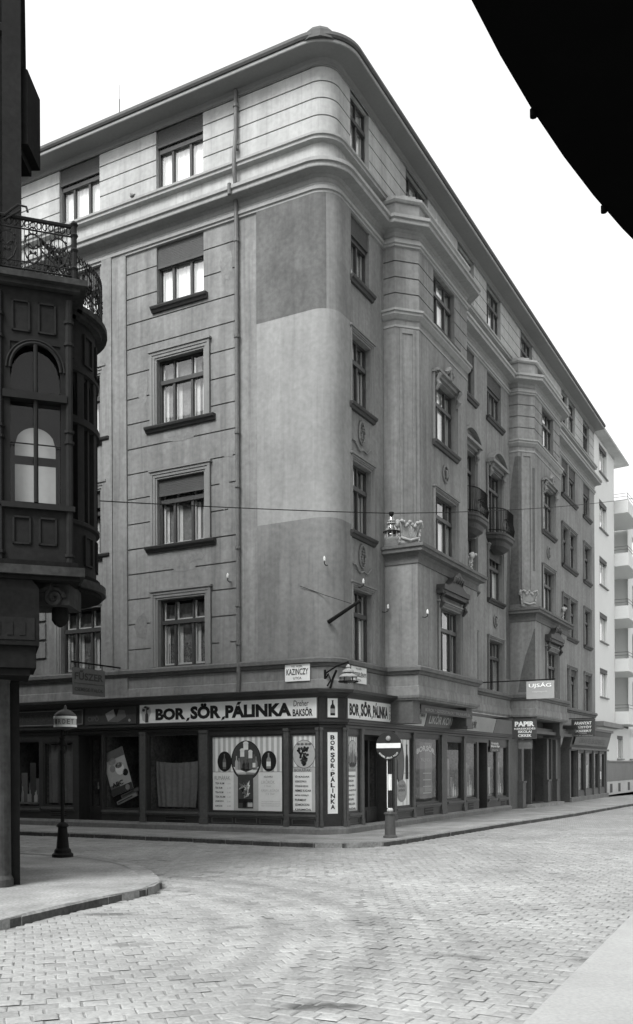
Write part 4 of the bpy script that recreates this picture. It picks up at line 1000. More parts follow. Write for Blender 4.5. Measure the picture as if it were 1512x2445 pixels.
cloth_obj(HL, LS(9.55), .58, .65, 2.4, 'left half of the drawn grey window blind', .16, CUF); cloth_obj(HL, LS(8.93), .48, .65, 2.4, 'right half of the drawn grey window blind', .16, CUF)
goods(HL, LS(10.8), 1.0, .6, 'blurred pale goods in the farthest left shop window', 21)
# gateway
m = MB(); GT = Seg(rp(14.3, .1), rp(22.3, .1))
panel(m, GT, 0, 8, -.05, 3.6, 0, [(1.9, 3.1, .1, 2.75), (3.2, 6.3, .1, 2.85)], .9)
m.face([GT.T(1.8, -.9, 0), GT.T(6.4, -.9, 0), GT.T(6.4, -.9, 3), GT.T(1.8, -.9, 3)])
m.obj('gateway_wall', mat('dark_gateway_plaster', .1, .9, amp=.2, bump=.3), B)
for t in (1.2, 5.0, 6.5):
    m = MB(); boxseg(m, GT, t, t+.42, 0, .2, -.05, 1.0); boxseg(m, GT, t+.06, t+.36, 0, .14, 1.0, 2.8)
    boxseg(m, GT, t-.02, t+.44, 0, .23, 1.0, 1.07); m.obj('gateway_pier', WGR, B)
m = MB(); boxseg(m, GT, 1.5, 7.9, 0, .55, 2.95, 3.08); boxseg(m, GT, 1.6, 7.8, 0, .4, 3.08, 3.2); m.obj('gateway_hood', WGR, B)
m = MB(); boxseg(m, GT, 1.9, 6.6, 0, .5, -.05, .1); m.obj('doorstep', KRB, B)
m = MB(); boxseg(m, GT, 3.3, 6.2, -.75, -.7, .1, 2.8); 
for t in (3.4, 4.9): boxseg(m, GT, t, t+1.2, -.7, -.66, .3, 1.2); boxseg(m, GT, t, t+1.2, -.7, -.66, 1.4, 2.6)
m.obj('gate', WDK, B)
# second shopfront
G2 = Seg(rp(22.3, .5), rp(30.6, .5)); m = MB()
o2 = [(.25, 1.35, .1, 2.35), (1.65, 2.9, .45, 2.3), (3.15, 4.7, .5, 2.3), (4.95, 6.1, .5, 2.3), (6.35, 7.6, .5, 2.3)]
panel(m, G2, 0, G2.len, .2, 2.4, 0, o2, .15)
for sg in (Seg(rp(22.3, 0), rp(22.3, .5)), Seg(rp(30.6, .5), rp(30.6, 0))): panel(m, sg, 0, sg.len, -.05, 2.4)
for t in (1.4, 2.95, 4.75, 6.15, 7.75): boxseg(m, G2, t, t+.12, 0, .06, .2, 2.4)
boxseg(m, G2, -.02, G2.len+.02, -.5, .1, 2.4, 2.5)
Tq = G2.T
m.prism([(0, 2.5), (G2.len, 2.5), (G2.len, 3.35), (0, 3.35)], -.4, 0, lambda x, y, z: G2.T(x, y+(z-2.5)*.28, z))
m.obj('second_shopfront', WGR, B)
m = MB(); boxseg(m, G2, -.05, G2.len+.05, -.5, .32, 3.35, 3.48); m.obj('shopfront_hood', WDK, B)
for a, b_, c_, d in o2: shopwin(G2, a, b_, c_, d, 'door' if c_ < .2 else 'glass')
for i, (a, b_, c_, d) in enumerate(o2[1:]): cloth_obj(G2, a+.08, b_-a-.16, c_+.05, d-.1-.5*(i % 2), ['first', 'second', 'third', 'last'][i]+' curtain from the left in the far jeweller window row', .22, CUG)
b = board(); b.slab(0, .7, 0, .4, .01, ENM); onseg(b, 'notice_card', G2, 6.6, -.1, .95, 'bright white card low in the farthest shop window', 'sign')
b = board(); b.slab(0, 7.6, 0, .5, .01, MGY); b.lay(); b.text('ÓRÁS ÉS ÉKSZERÉSZ', .8, 6.6, .1, .4, DGY, bold=0); o = onseg(b, 'name_board', G2, .3, .12, 2.62, 'faded fascia board over the farthest shop windows', 'shop sign'); o.rotation_euler = (R(15.6), 0, G2.ang)
# street name plates
b = board(); w, h = .72, .44; b.slab(0, w, 0, h, .012, ENM); b.lay(); b.text('VII. KER.', .18, .52, .345, .395, BLK); b.text('KAZINCZY', .045, .675, .155, .315, BLK, bold=.015); b.text('UTCA', .24, .48, .045, .105, BLK, bold=.01)
o = onseg(b, 'street_name_plate', SL, 15-1.33, .075, 3.84, 'white enamel plate KAZINCZY UTCA on the frieze left of the corner', 'street sign')
b = board(); w = .9; b.slab(0, w, 0, h, .012, ENM); b.lay(); b.text('VII. KER.', .25, .6, .345, .395, BLK); b.text('WESSELÉNYI', .04, .86, .165, .305, BLK, bold=.012); b.text('UTCA', .3, .56, .05, .11, BLK, bold=.01)
onseg(b, 'street_name_plate', SR, .88, .075, 3.84, 'white enamel plate WESSELÉNYI UTCA behind the wall lantern', 'street sign')
# projecting signs on the right street (perpendicular to the wall)
def perp(sR, o0): # board plane facing down-street; x from wall outwards
    p = rp(sR, o0); return p, math.atan2(-Lv.y, -Lv.x)
def psign(name, s, o0, z, b, label, cat='sign'):
    p, a = perp(s, o0); return tag(b.obj(name, None, (p[0], p[1], z), a), label, cat)
def hang(name, s, o0, w, h, z, draw, label, rod, mt):
    root = thing(name, label, 'sign', (*rp(s, o0), z), math.atan2(-Lv.y, -Lv.x))
    b = board(); b.slab(0, w, 0, h, .03, mt); b.lay(); draw(b); b.obj('board', root, (0, -.015, 0))
    m = MB(); x0, x1, zz = rod; m.tube([(x0, 0, zz), (x1, 0, zz)], .02, 6)
    for x in (.06, w-.06): m.tube([(x, 0, h), (x, 0, zz)], .01, 5)
    m.obj('bracket', IRN, root, (0, 0, 0)); return root
def d1(b):
    for dx, c_ in ((0, GRY),): b.text('UJSÁG', .07, .84, .33, .54, MGY, bold=.045)
    b.lay(); b.text('UJSÁG', .08, .83, .34, .53, ENM, bold=.02); b.text('napilapok', .2, .7, .2, .26, LGY)
LG2 = mat('light_sign_board', .3, .6, amp=.04, bump=0); ALLM.append(LG2)
hang('newspaper_sign', 10, 2.02, .92, .58, 3.88, d1, 'pale UJSÁG sign hanging from a long iron rod', (-2.0, .95, .62), LG2)
def d2(b):
    b.text('PAPIR', .1, .8, .44, .62, ENM, bold=.05); b.text('KERESKEDÉS', .08, .84, .33, .41, ENM, bold=.02); b.text('ISKOLAI', .22, .7, .21, .3, ENM, bold=.03); b.text('CIKKEK', .22, .7, .07, .17, ENM, bold=.03)
hang('paper_shop_sign', 12, .93, .88, .7, 2.62, d2, 'dark PAPIR board with white letters above the gateway', (-.93, .9, .76), DGY)
b = board(); b.slab(0, .5, 0, .32, .02, MGY); b.lay(); b.text('könyvek', .06, .44, .18, .24, GRY); psign('small_plate', 12.1, 1.12, 2.27, b, 'small plain grey plate hung under the PAPIR board')
def d3(b):
    b.text('ARANYAT', .12, .9, .54, .68, ENM, bold=.03); b.text('EZÜSTÖT', .12, .9, .37, .5, ENM, bold=.03); b.text('ÉKSZERT', .12, .9, .2, .33, ENM, bold=.03); b.text('veszek', .35, .7, .12, .17, LGY); b.text('órás és ékszerész', .1, .95, .03, .08, LGY)
hang('jeweller_sign', 22.6, .52, 1.05, .78, 2.98, d3, 'dark ARANYAT EZÜSTÖT ÉKSZERT board above the farthest shop', (-.4, 1.0, .82), DGY)
# hanging grocery sign on the left wall
root = thing('grocery_sign', 'dim FŰSZER board hanging from an iron arm on the left wall', 'sign', (*lp(6.7, 0), 3.62), math.atan2(Rv.y, Rv.x))
b = board(); w = 1.25; X0 = -1.95; b.slab(X0, X0+w, 0, .72, .025, MGY); b.lay(); b.text('FŰSZER', X0+.06, X0+w-.08, .4, .66, DGY, bold=.03); b.text('CSEMEGE ITALOK', X0+.06, X0+w-.08, .1, .2, DGY, bold=.02); b.rect(X0+.04, X0+w-.04, .3, .315, DGY); b.obj('board', root, (0, 0, 0))
m = MB(); m.tube([(-1.98, .01, .86), (0, .01, .86)], .022, 6); [m.tube([(x, .01, .72), (x, .01, .86)], .012, 5) for x in (X0+.1, X0+w/2, X0+w-.1)]; m.obj('arm', IRN, root, (0, 0, 0))
m = MB(); m.box(-.03, 0.0, -.1, .12, .74, .98); m.obj('wall_plate', ENM, root, (0, 0, 0))
# flagpole stub with stay wire, insulators
def UZ(x, y, Y):   # helper for the few free-hanging items: point at distance Y seen at photo position, in metres
    a, b_ = x-756, y-1829; c_, s_ = math.cos(R(.27)), math.sin(R(.27)); return Vector(((a*c_-b_*s_)*Y/2243, Y, 1.7-(a*s_+b_*c_)*Y/2243))
p0 = Vector(SL.T(15-.25, .05, 5.58)); 
pa = UZ(785, 1485, 23.35); pb = UZ(861, 1434, 22.6)
m = MB(); m.tube([pa, pb], [.055, .04], 8); tag(m.obj('flagpole_stub', IRN), 'black slanting iron rod sticking out of the rounded corner', 'rod')
for f in (.3, .6): m2 = MB()
m = MB(); m.tube([UZ(716, 1399, 23.6), UZ(776, 1421, 23.3), UZ(838, 1441, 22.8)], .008, 4); tag(m.obj('stay_wire', IRN), 'thin stay wire from the wall to the slanting rod', 'wire')
def insul(p, d, label):
    root = thing('insulator', label, 'insulator', p, 0, 'porcelain insulators on the facade')
    m = MB(); m.lathe([(.025, 0), (.036, .03), (.024, .05), (.034, .08), (.02, .11), (.01, .13)], (0, 0, 0), 10); m.obj('porcelain', POR, root, (0, 0, 0), smooth=True)
    m = MB(); m.tube([(0, 0, .0), (0, 0, -.06), (d[0]*.5, d[1]*.5, -.09), (d[0], d[1], -.07)], .012, 5); m.obj('hook', IRN, root, (0, 0, 0))
for s, z, lb in ((3.0, 6.62, 'white insulator beside the drainpipe'), (.14, 6.75, 'white insulator high on the rounded corner')):
    q = lp(s, .16); insul((q[0], q[1], z), (Rv.x*.17, Rv.y*.17), lb)
for s, o, z, lb in ((1.35, .2, 6.42, 'white insulator on an arm above the corner window'), (2.95, .18, 6.0, 'white insulator in the angle of the first bay')):
    q = rp(s, o); insul((q[0], q[1], z), (Lv.x*o, Lv.y*o), lb)
q = rp(3.45, OFL+.16); insul((q[0], q[1], 5.85), (Lv.x*.15, Lv.y*.15), 'white insulator on the front of the first bay')
q = rp(19.3, .6); 
# wall lantern at the corner
p = UZ(832, 1612, 22.6); root = thing('wall_lantern', 'pale gas lantern on a scrolled bracket at the building corner', 'lantern', p)
m = MB(); m.lathe([(.02, .26), (.05, .22), (.06, .19), (.03, .17), (.13, .12), (.15, .07), (.12, .06)], (0, 0, 0), 14); m.lathe([(.14, .03), (.22, -.03), (.22, -.05), (.1, -.04)], (0, 0, 0), 14); m.obj('hood', GRY, root, (0, 0, 0), smooth=False)
m = MB(); m.lathe([(.19, -.05), (.17, -.15), (.1, -.2), (.02, -.21)], (0, 0, 0), 14); m.obj('glass_shade', GLS, root, (0, 0, 0))
m = MB(); m.lathe([(.24, -.14), (.25, -.16), (.24, -.17), (.18, -.16)], (0, 0, 0), 14)
for k in range(6): a = k*math.pi/3; m.tube([(.2*math.cos(a), .2*math.sin(a), -.04), (.2*math.cos(a), .2*math.sin(a), -.16)], .012, 4)
m.obj('cage', IRN, root, (0, 0, 0))
q = Vector(ARC[4]+(4.0,))-p; q0 = Vector((q.x, q.y, .12)); m = MB(); m.tube([q0, q0*.5+Vector((0, 0, .2)), (0, 0, .32)], .022, 6); m.tube([q0+Vector((0, 0, -.5)), q0*.8+Vector((0, 0, -.42)), q0*.65+Vector((0, 0, -.1)), q0*.5+Vector((0, 0, .1))], .03, 6)
m.tube([q0+Vector((0, 0, .1)), q0+Vector((0, 0, -.52))], .03, 6); m.tube([(0, 0, .32), (0, 0, .24)], .02, 6)
m.tube([q0*.9+Vector((0, 0, -.3)), q0*.75+Vector((0, 0, -.15)), q0*.85+Vector((0, 0, .0)), q0*.95+Vector((0, 0, -.1))], .02, 6); m.obj('bracket', IRN, root, (0, 0, 0))
# wire-hung street lantern
p = UZ(935, 1262, 18.5); root = thing('street_lantern', 'glass and iron lantern hanging from a wire over the crossing', 'lantern', p)
m = MB(); m.lathe([(.03, .24), (.05, .22), (.045, .1), (.09, .02), (.12, -.06)], (0, 0, 0), 12); m.obj('chimney_glass', GLS, root, (0, 0, 0), smooth=True)
m = MB()
for k in range(8):
    a = k*math.pi/4; c_, s_ = math.cos(a), math.sin(a)
    m.tube([(.055*c_, .055*s_, .18), (.06*c_, .06*s_, .06), (.1*c_, .1*s_, -.01), (.115*c_, .115*s_, -.06)], .008, 4); m.tube([(.13*c_, .13*s_, -.07), (.125*c_, .125*s_, -.2)], .009, 4)
for z, r in ((.1, .08), (.15, .055)): m.lathe([(r-.01, z-.008), (r+.015, z-.008), (r+.015, z+.008), (r-.01, z+.008)], (0, 0, 0), 14)
m.obj('rib', GRY, root, (0, 0, 0))
m = MB(); m.lathe([(.1, -.05), (.165, -.06), (.17, -.075), (.1, -.07)], (0, 0, 0), 18); m.lathe([(.01, .23), (.03, .25), (.05, .28), (.05, .32), (.01, .33)], (0, 0, 0), 10); m.obj('rim', IRN, root, (0, 0, 0))
m = MB(); m.lathe([(.12, -.08), (.13, -.2), (.125, -.2), (.11, -.08)], (0, 0, 0), 18); m.obj('globe', GLS, root, (0, 0, 0), smooth=True)
m = MB(); m.lathe([(.125, -.185), (.11, -.215), (.02, -.22)], (0, 0, 0), 18); m.obj('bottom_glass', LGY, root, (0, 0, 0))
m = MB(); t_ = p+Vector((0, 0, .3)); A = UZ(238, 1196, 15.2); Z = UZ(1530, 1187, 33); n = 14
def sag(a, b_, s, n=12): return [a.lerp(b_, i/n)-Vector((0, 0, s*4*(i/n)*(1-i/n))) for i in range(n+1)]
m.tube(sag(A, t_, .02)+sag(t_, Z, .12)[1:], .009, 4); tag(m.obj('span_wire', IRN), 'thin wire strung across the crossing holding the lantern', 'wire')
# no-entry sign on striped post
root = thing('traffic_sign', 'round dark no-entry disc with white bar on a striped post', 'traffic sign', (1.735, 22.2, 0), R(-30))
m = MB(); m.lathe([(.17, 0), (.165, .04), (.135, .06), (.13, .12), (.12, .5), (.125, .54), (.15, .56), (.145, .6), (.06, .61)], (0, 0, 0), 12); m.obj('cast_base', WGR, root, (0, 0, 0))
m = MB(); m.lathe([(.03, .6), (.07, .62), (.075, .66), (.05, .7), (.02, .71)], (0, 0, 0), 10); m.obj('base_cap', LGY, root, (0, 0, 0), smooth=True)
for i, (z0, z1, mm) in enumerate(((.68, 1.12, BLK), (1.12, 1.5, ENM), (1.5, 2.0, BLK))): m = MB(); m.lathe([(.045, z0), (.045, z1)], (0, 0, 0), 12); m.obj('post', mm, root, (0, 0, 0))
m = MB(); m.tube([(-.055, -.03, .7), (-.055, -.03, 1.95)], .012, 5); m.obj('cable_conduit', ENM, root, (0, 0, 0))
m = MB(); m.lathe([(.33, .0), (.335, .02), (.32, .04)], (0, -.075, 2.17), 40, axis='y'); m.obj('disc', DSC, root, (0, 0, 0))
b = board(); b.k = 1; b.rect(-.315, .315, -.055, .06, ENM)
for i, ch in enumerate('MINDEN JÁRÁS TILOS'):
    if ch == ' ': continue
    a = R(218+i*6.2); vs, fs = text_mesh(ch, .01); rr = .285; cx, cz = rr*math.cos(a), rr*math.sin(a); k = len(b.mb.v); ca, sa = math.cos(a+math.pi/2), math.sin(a+math.pi/2)
    for u, v in vs: u = (u-.5)*(.026 if ch != 'I' else .008); v = (v-.5)*.042; b.mb.v.append((cx+u*ca-v*sa, -.003, cz+u*sa+v*ca))
    for f in fs: b.mb.f.append(tuple(k+q_ for q_ in f)); b.mb.m.append(0)
b.obj('marking', root, (0, -.075, 2.17))
m = MB(); m.lathe([(.065, 0), (.06, -.02), (.04, -.045), (.01, -.055)], (0, -.078, 2.17+.17), 14, axis='y'); m.obj('reflector', MLD, root, (0, 0, 0), smooth=True)
# left lamp post with drum lantern
root = thing('lamp_post', 'dark cast-iron lamp post with domed drum lantern on the left kerb', 'street lamp', (-4.83, 17.85, 0))
m = MB(); m.lathe([(.2, 0), (.2, .05), (.16, .08), (.155, .13), (.12, .17), (.095, .45), (.085, .56), (.12, .58), (.1, .62), (.05, .66)], (0, 0, 0), 14); m.obj('cast_base', IRN, root, (0, 0, 0))
m = MB(); m.lathe([(.036, .64), (.034, 1.95), (.05, 1.97), (.05, 2.02), (.035, 2.04), (.035, 2.1), (.09, 2.13), (.09, 2.17), (.05, 2.22), (.06, 2.27), (.03, 2.3), (.025, 2.42)], (0, 0, 0), 12); m.tube([(0, 0, 2.28), (.09, 0, 2.33), (.1, 0, 2.5)], .014, 6); m.obj('pole', IRN, root, (0, 0, 0), smooth=False)
m = MB(); m.lathe([(.04, 2.40), (.16, 2.44), (.205, 2.46)], (.06, 0, 0), 20); m.lathe([(.21, 2.66), (.19, 2.71), (.13, 2.76), (.07, 2.79), (.03, 2.80), (.02, 2.86), (.005, 2.88)], (.06, 0, 0), 20); m.obj('lantern_hood', DGY, root, (0, 0, 0), smooth=True)
m = MB(); m.lathe([(.208, 2.46), (.214, 2.46), (.214, 2.5), (.208, 2.5)], (.06, 0, 0), 24); m.lathe([(.206, 2.5), (.206, 2.62)], (.06, 0, 0), 24, 1); m.lathe([(.208, 2.62), (.214, 2.62), (.214, 2.665), (.208, 2.665)], (.06, 0, 0), 24); m.obj('drum', [ENM, LGY], root, (0, 0, 0))
m = MB()
for i, ch in enumerate('HIRDET'):
    a0_ = R(-155+i*22); vs, fs = text_mesh(ch, .02); k = len(m.v)
    for u, v in vs: a = a0_+(u)*R(15); m.v.append((.06+.2165*math.cos(a), .2165*math.sin(a), 2.515+v*.09))
    for f in fs: m.f.append(tuple(k+q_ for q_ in f)); m.m.append(0)
m.obj('lettering', MGY, root, (0, 0, 0))
# ================================================================= ORNATE DARK BUILDING ON THE LEFT
OB = thing('ornate_building', 'very dark old building at left edge with glazed oriel, turret and iron balcony', 'building', (-4.42, 13.65, 0))
fx = Vector((.946, .324)); fn = Vector((fx.y, -fx.x)); A_ = Vector((-4.42, 13.65)); Bp = Vector((-5.15, 16.1))
F1 = Seg(A_-fx*9, A_); F2 = Seg(A_, Bp); F3 = Seg(Bp, Bp+Lv*40)
m = MB(); HT = 15.5
panel(m, F1, 0, 9, 0, HT, 0, [(2, 3.2, 5.3, 7.5), (5, 6.2, 5.3, 7.5), (5, 6.2, 9.3, 11.5), (2, 3.2, 9.3, 11.5)], .3); panel(m, F2, 0, F2.len, 0, HT); panel(m, F3, 0, 40, 0, HT, 0, [(2+3*i, 3.1+3*i, 5+4*j, 7+4*j) for i in range(12) for j in range(4)], .3)
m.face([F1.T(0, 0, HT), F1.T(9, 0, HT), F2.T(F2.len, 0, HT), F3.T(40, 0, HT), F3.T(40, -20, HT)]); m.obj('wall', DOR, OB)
m = MB(); 
for i in range(12):
    for j in range(4): boxseg(m, F3, 2+3*i, 3.1+3*i, -.28, -.25, 5+4*j, 7+4*j)
for t, z in ((2, 5.3), (5, 5.3), (5, 9.3), (2, 9.3)): boxseg(m, F1, t, t+1.2, -.28, -.25, z, z+2.2)
m.obj('window', DGY, OB)
m = MB()
for t0, t1, o in ((8.9, 9.16, .12), (8.62, 8.72, .06), (8.3, 8.5, .1), (7.9, 8.0, .06)): boxseg(m, F1, t0, t1, -.1, o, 8.6, HT)
boxseg(m, F1, 8.2, 9.1, 0, .05, 0, 4.2)
P_ = [tuple(F1.at(3, 0)[:2]), tuple(A_), tuple(Bp), tuple(F3.at(10, 0)[:2])]
for z, o in ((12.3, .06), (13.2, .16), (13.5, .22), (4.1, .12)): sweep(m, P_, [(0, z), (o, z+.04), (o, z+.14), (0, z+.2)])
m.obj('pilaster', DOR2, OB)
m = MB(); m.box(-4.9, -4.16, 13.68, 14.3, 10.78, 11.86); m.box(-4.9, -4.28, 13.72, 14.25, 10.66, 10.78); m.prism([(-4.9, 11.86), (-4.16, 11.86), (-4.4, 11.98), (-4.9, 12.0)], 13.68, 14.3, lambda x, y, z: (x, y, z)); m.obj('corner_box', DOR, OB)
# oriel box
OR_ = Vector((-3.33, 12.93)); OL = OR_-fx*1.02; back = Vector((-fx.y, fx.x))
OF = Seg(OL, OR_); OS = Seg(OR_, OR_+back*1.3); OT = Seg(OL+back*1.3, OL)
z0, z1 = 4.45, 8.2
wl = (.2, .86)   # window in facet
m = MB(); wops = [(wl[0], wl[1], 5.3, 6.68), (wl[0], wl[1], 6.78, 7.46)]
panel(m, OF, 0, OF.len, z0, z1, 0, wops, .12); panel(m, OS, 0, 1.3, z0, z1); panel(m, OT, 0, 1.3, z0, z1)
m.face([OF.T(0, 0, z0), OF.T(1.02, 0, z0), OS.T(1.3, 0, z0), OT.T(0, 0, z0)])
# arched spandrels on upper light
def spand(z_b, z_t, a, b, o):
    n = 16; cx = (a+b)/2; r = (b-a)/2; rz = z_t-z_b
    for i in range(n):
        x0 = a+(b-a)*i/n; x1 = a+(b-a)*(i+1)/n
        h0 = z_b+rz*math.sqrt(max(0, 1-((x0-cx)/r)**2)); h1 = z_b+rz*math.sqrt(max(0, 1-((x1-cx)/r)**2))
        m.face([OF.T(x0, o, h0), OF.T(x1, o, h1), OF.T(x1, o, z_t+.02), OF.T(x0, o, z_t+.02)])
spand(7.1, 7.46, wl[0], wl[1], -.02); spand(7.1, 7.46, wl[0], wl[1], -.05)
oriel = m.obj('oriel', DOR2, OB)
m = MB()
def ar(a, b, zb, rz, o, th):
    cx = (a+b)/2; r = (b-a)/2; m.tube([OF.T(cx+r*math.cos(t), o, zb+rz*math.sin(t)) for t in [math.pi*k/18 for k in range(19)]], th, 6)
ar(wl[0], wl[1], 7.1, .36, .01, .022); ar(wl[0]-.05, wl[1]+.05, 7.1, .4, .01, .015)
boxseg(m, OF, wl[0]-.1, wl[1]+.08, 0, .06, 6.68, 6.78); boxseg(m, OF, wl[0]-.12, OF.len+.02, 0, .07, 5.2, 5.27)
x = (wl[0]+wl[1])/2; m.tube([OF.T(x, .0, 5.3), OF.T(x, .0, 6.68)], .032, 8); m.tube([OF.T(x, 0, 6.78), OF.T(x, 0, 7.44)], .03, 8)
m.tube([OF.T(wl[0], -.04, 6.1), OF.T(wl[1], -.04, 6.1)], .01, 5)
for a, b in ((.22, .46), (.56, .8)):
    for (zz0, zz1) in ((4.72, 5.1), (7.6, 8.02)):
        for q in ((a, b, zz0, zz0+.025), (a, b, zz1-.025, zz1), (a, a+.025, zz0, zz1), (b-.025, b, zz0, zz1)): boxseg(m, OF, q[0], q[1], 0, .025, q[2], q[3])
for t in (.06, .97): m.tube([OF.T(t, .0, z0), OF.T(t, .0, 8.1)], .05, 8); [m.tube([OF.T(t, 0, z-.02), OF.T(t, 0, z+.02)], .07, 8) for z in (4.6, 5.25, 6.15, 6.3, 7.5, 7.8)]
m.obj('oriel_trim', mat('oriel_trim_wood', .014, .8, spec=.12, amp=.2, bump=.1), oriel)
m = MB(); m.face([OF.T(wl[0], -.1, 5.3), OF.T(wl[1], -.1, 5.3), OF.T(wl[1], -.1, 7.46), OF.T(wl[0], -.1, 7.46)]); m.obj('oriel_glass', GLO, oriel)
# pale arched blind behind lower light, dark room
m = MB(); cx = (wl[0]+wl[1])/2
for i in range(14):
    a = wl[0]+.06+(wl[1]-wl[0]-.12)*i/14; b = wl[0]+.06+(wl[1]-wl[0]-.12)*(i+1)/14; hw = (wl[1]-wl[0]-.12)/2
    f = lambda x: 6.12+.26*math.sqrt(max(0, 1-((x-cx)/hw)**2))
    m.face([OF.T(a, -.2, 5.3), OF.T(b, -.2, 5.3), OF.T(b, -.2, 5.86), OF.T(a, -.2, 5.86)]); m.face([OF.T(a, -.2, 5.98), OF.T(b, -.2, 5.98), OF.T(b, -.2, f(b)), OF.T(a, -.2, f(a))])
m.obj('oriel_blind', mat('pale_blind', .4, .9, amp=.05, bump=0), oriel)
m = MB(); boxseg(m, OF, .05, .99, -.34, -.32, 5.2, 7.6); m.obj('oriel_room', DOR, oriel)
# turret
tc = Vector((-4.36, 14.15)); tr = 1.03
ang = lambda a: R(a)
def tp(a, r=tr): return (tc.x+r*math.cos(R(a)), tc.y+r*math.sin(R(a)))
path = [tp(-80+5*i) for i in range(27)]
m = MB()
for za, zb in ((4.42, 5.28), (7.45, 8.25)): wallstrip(m, path, za, zb)
sweep(m, path, [(-.02, 6.66), (.06, 6.68), (.06, 6.78), (-.02, 6.8)])
for za in (5.2, 7.42): sweep(m, path, [(0, za), (.05, za+.02), (.05, za+.07), (0, za+.1)])
for a in (-52, -26, -2, 22, 46):
    p = [tp(a-4+i*2) for i in range(5)]; sweep(m, p, [(0, 5.28), (0, 7.45)], closed=False, caps=False); sweep(m, p, [(-.12, 5.28), (.03, 5.28), (.03, 7.45), (-.12, 7.45)])
for a in (-39, -14, 10):
    p = [tp(a-1.4+i*1.4) for i in range(3)]; sweep(m, p, [(-.08, 5.28), (.01, 5.28), (.01, 7.45), (-.08, 7.45)])
for (za, zb) in ((4.65, 5.1), (7.6, 8.05)):
    for a in (-46, -20, 4):
        p = [tp(a+i*3) for i in range(5)]
        for q in ((za, za+.03), (zb-.03, zb)): sweep(m, p, [(0, q[0]), (.03, q[0]), (.03, q[1]), (0, q[1])])
        for k in (0, 4): sweep(m, [tp(a+k*3-.8), tp(a+k*3+.8)], [(0, za), (.03, za), (.03, zb), (0, zb)])
turret = m.obj('turret', DOR2, OB)
# arched heads in turret lights
m = MB()
for c_ in (-39, -14, 10):
    n = 12; hw = 9
    for i in range(n):
        a = c_-hw+2*hw*i/n; b = a+2*hw/n; f = lambda x: 7.0+.4*math.sqrt(max(0, 1-((x-c_)/hw)**2))
        m.face([tp(a, tr-.01)+(f(a),), tp(b, tr-.01)+(f(b),), tp(b, tr-.01)+(7.47,), tp(a, tr-.01)+(7.47,)])
m.obj('arched_head', DOR2, turret)
m = MB(); wallstrip(m, path, 5.28, 7.45, -.06); m.obj('turret_glass', GLS, turret)
m = MB(); wallstrip(m, path, 5.28, 7.45, -.55); m.obj('turret_room', mat('turret_room_wall', .05, .9, amp=.3, scale=2, bump=0), turret)
m = MB()
for a, b in ((-22, -17), (-11, -5), (6, 9)): sweep(m, [tp(a, tr-.2), tp((a+b)/2, tr-.17), tp(b, tr-.2)], [(0, 5.3), (0, 7.2)], closed=False, caps=False)
m.obj('turret_curtain', CUR, turret)
# slabs, cornices
slab = [OL, OR_]
def lay_slab(za, zb, o):
    m = MB(); a = OL-fx*.0+fn*o; b = OR_+fx*o+fn*o; c_ = OR_+fx*o+back*.9; m.flatpoly([tuple(a), tuple(b), tuple(c_), tuple(OL+back*.9)], za, zb)
    m.obj('oriel_ledge', DSL if o > .08 else DOR, OB)
    m = MB(); m.flatpoly([tp(a_, tr+o) for a_ in range(-90, 200, 8)], za, zb-.002); m.obj('turret_ledge', DSL if o > .08 else DOR, OB)
lay_slab(4.42, 4.5, .06); lay_slab(4.3, 4.42, .14); lay_slab(8.2, 8.26, .1); lay_slab(8.26, 8.34, .18)
lay_slab(4.24, 4.30, .08)
# scroll bracket
m = MB(); c0 = Vector((-3.62, 13.0, 4.05)); m.tube([c0+Vector((.14*(1-k/26)*math.cos(k*.5), 0, .14*(1-k/26)*math.sin(k*.5))) for k in range(24)], .035, 6); m.tube([c0+Vector((.0, 0, .16)), c0+Vector((-.25, .1, .1)), c0+Vector((-.6, .3, -.15)), c0+Vector((-.8, .4, -.4))], .07, 8)
m.box(-.55, .2, .03, .7, -.1, .2, T=lambda x, y, z: (c0.x+x, c0.y+y, c0.z+z)); m.obj('scroll_bracket', DSL, OB)
m = MB(); m.lathe([(.1, .35), (.1, .2), (.12, .12), (.12, 0), (.08, -.06), (.02, -.1)], (-3.62, 13.3, 3.78), 10); m.obj('pendant_drop', DOR, OB, smooth=True)
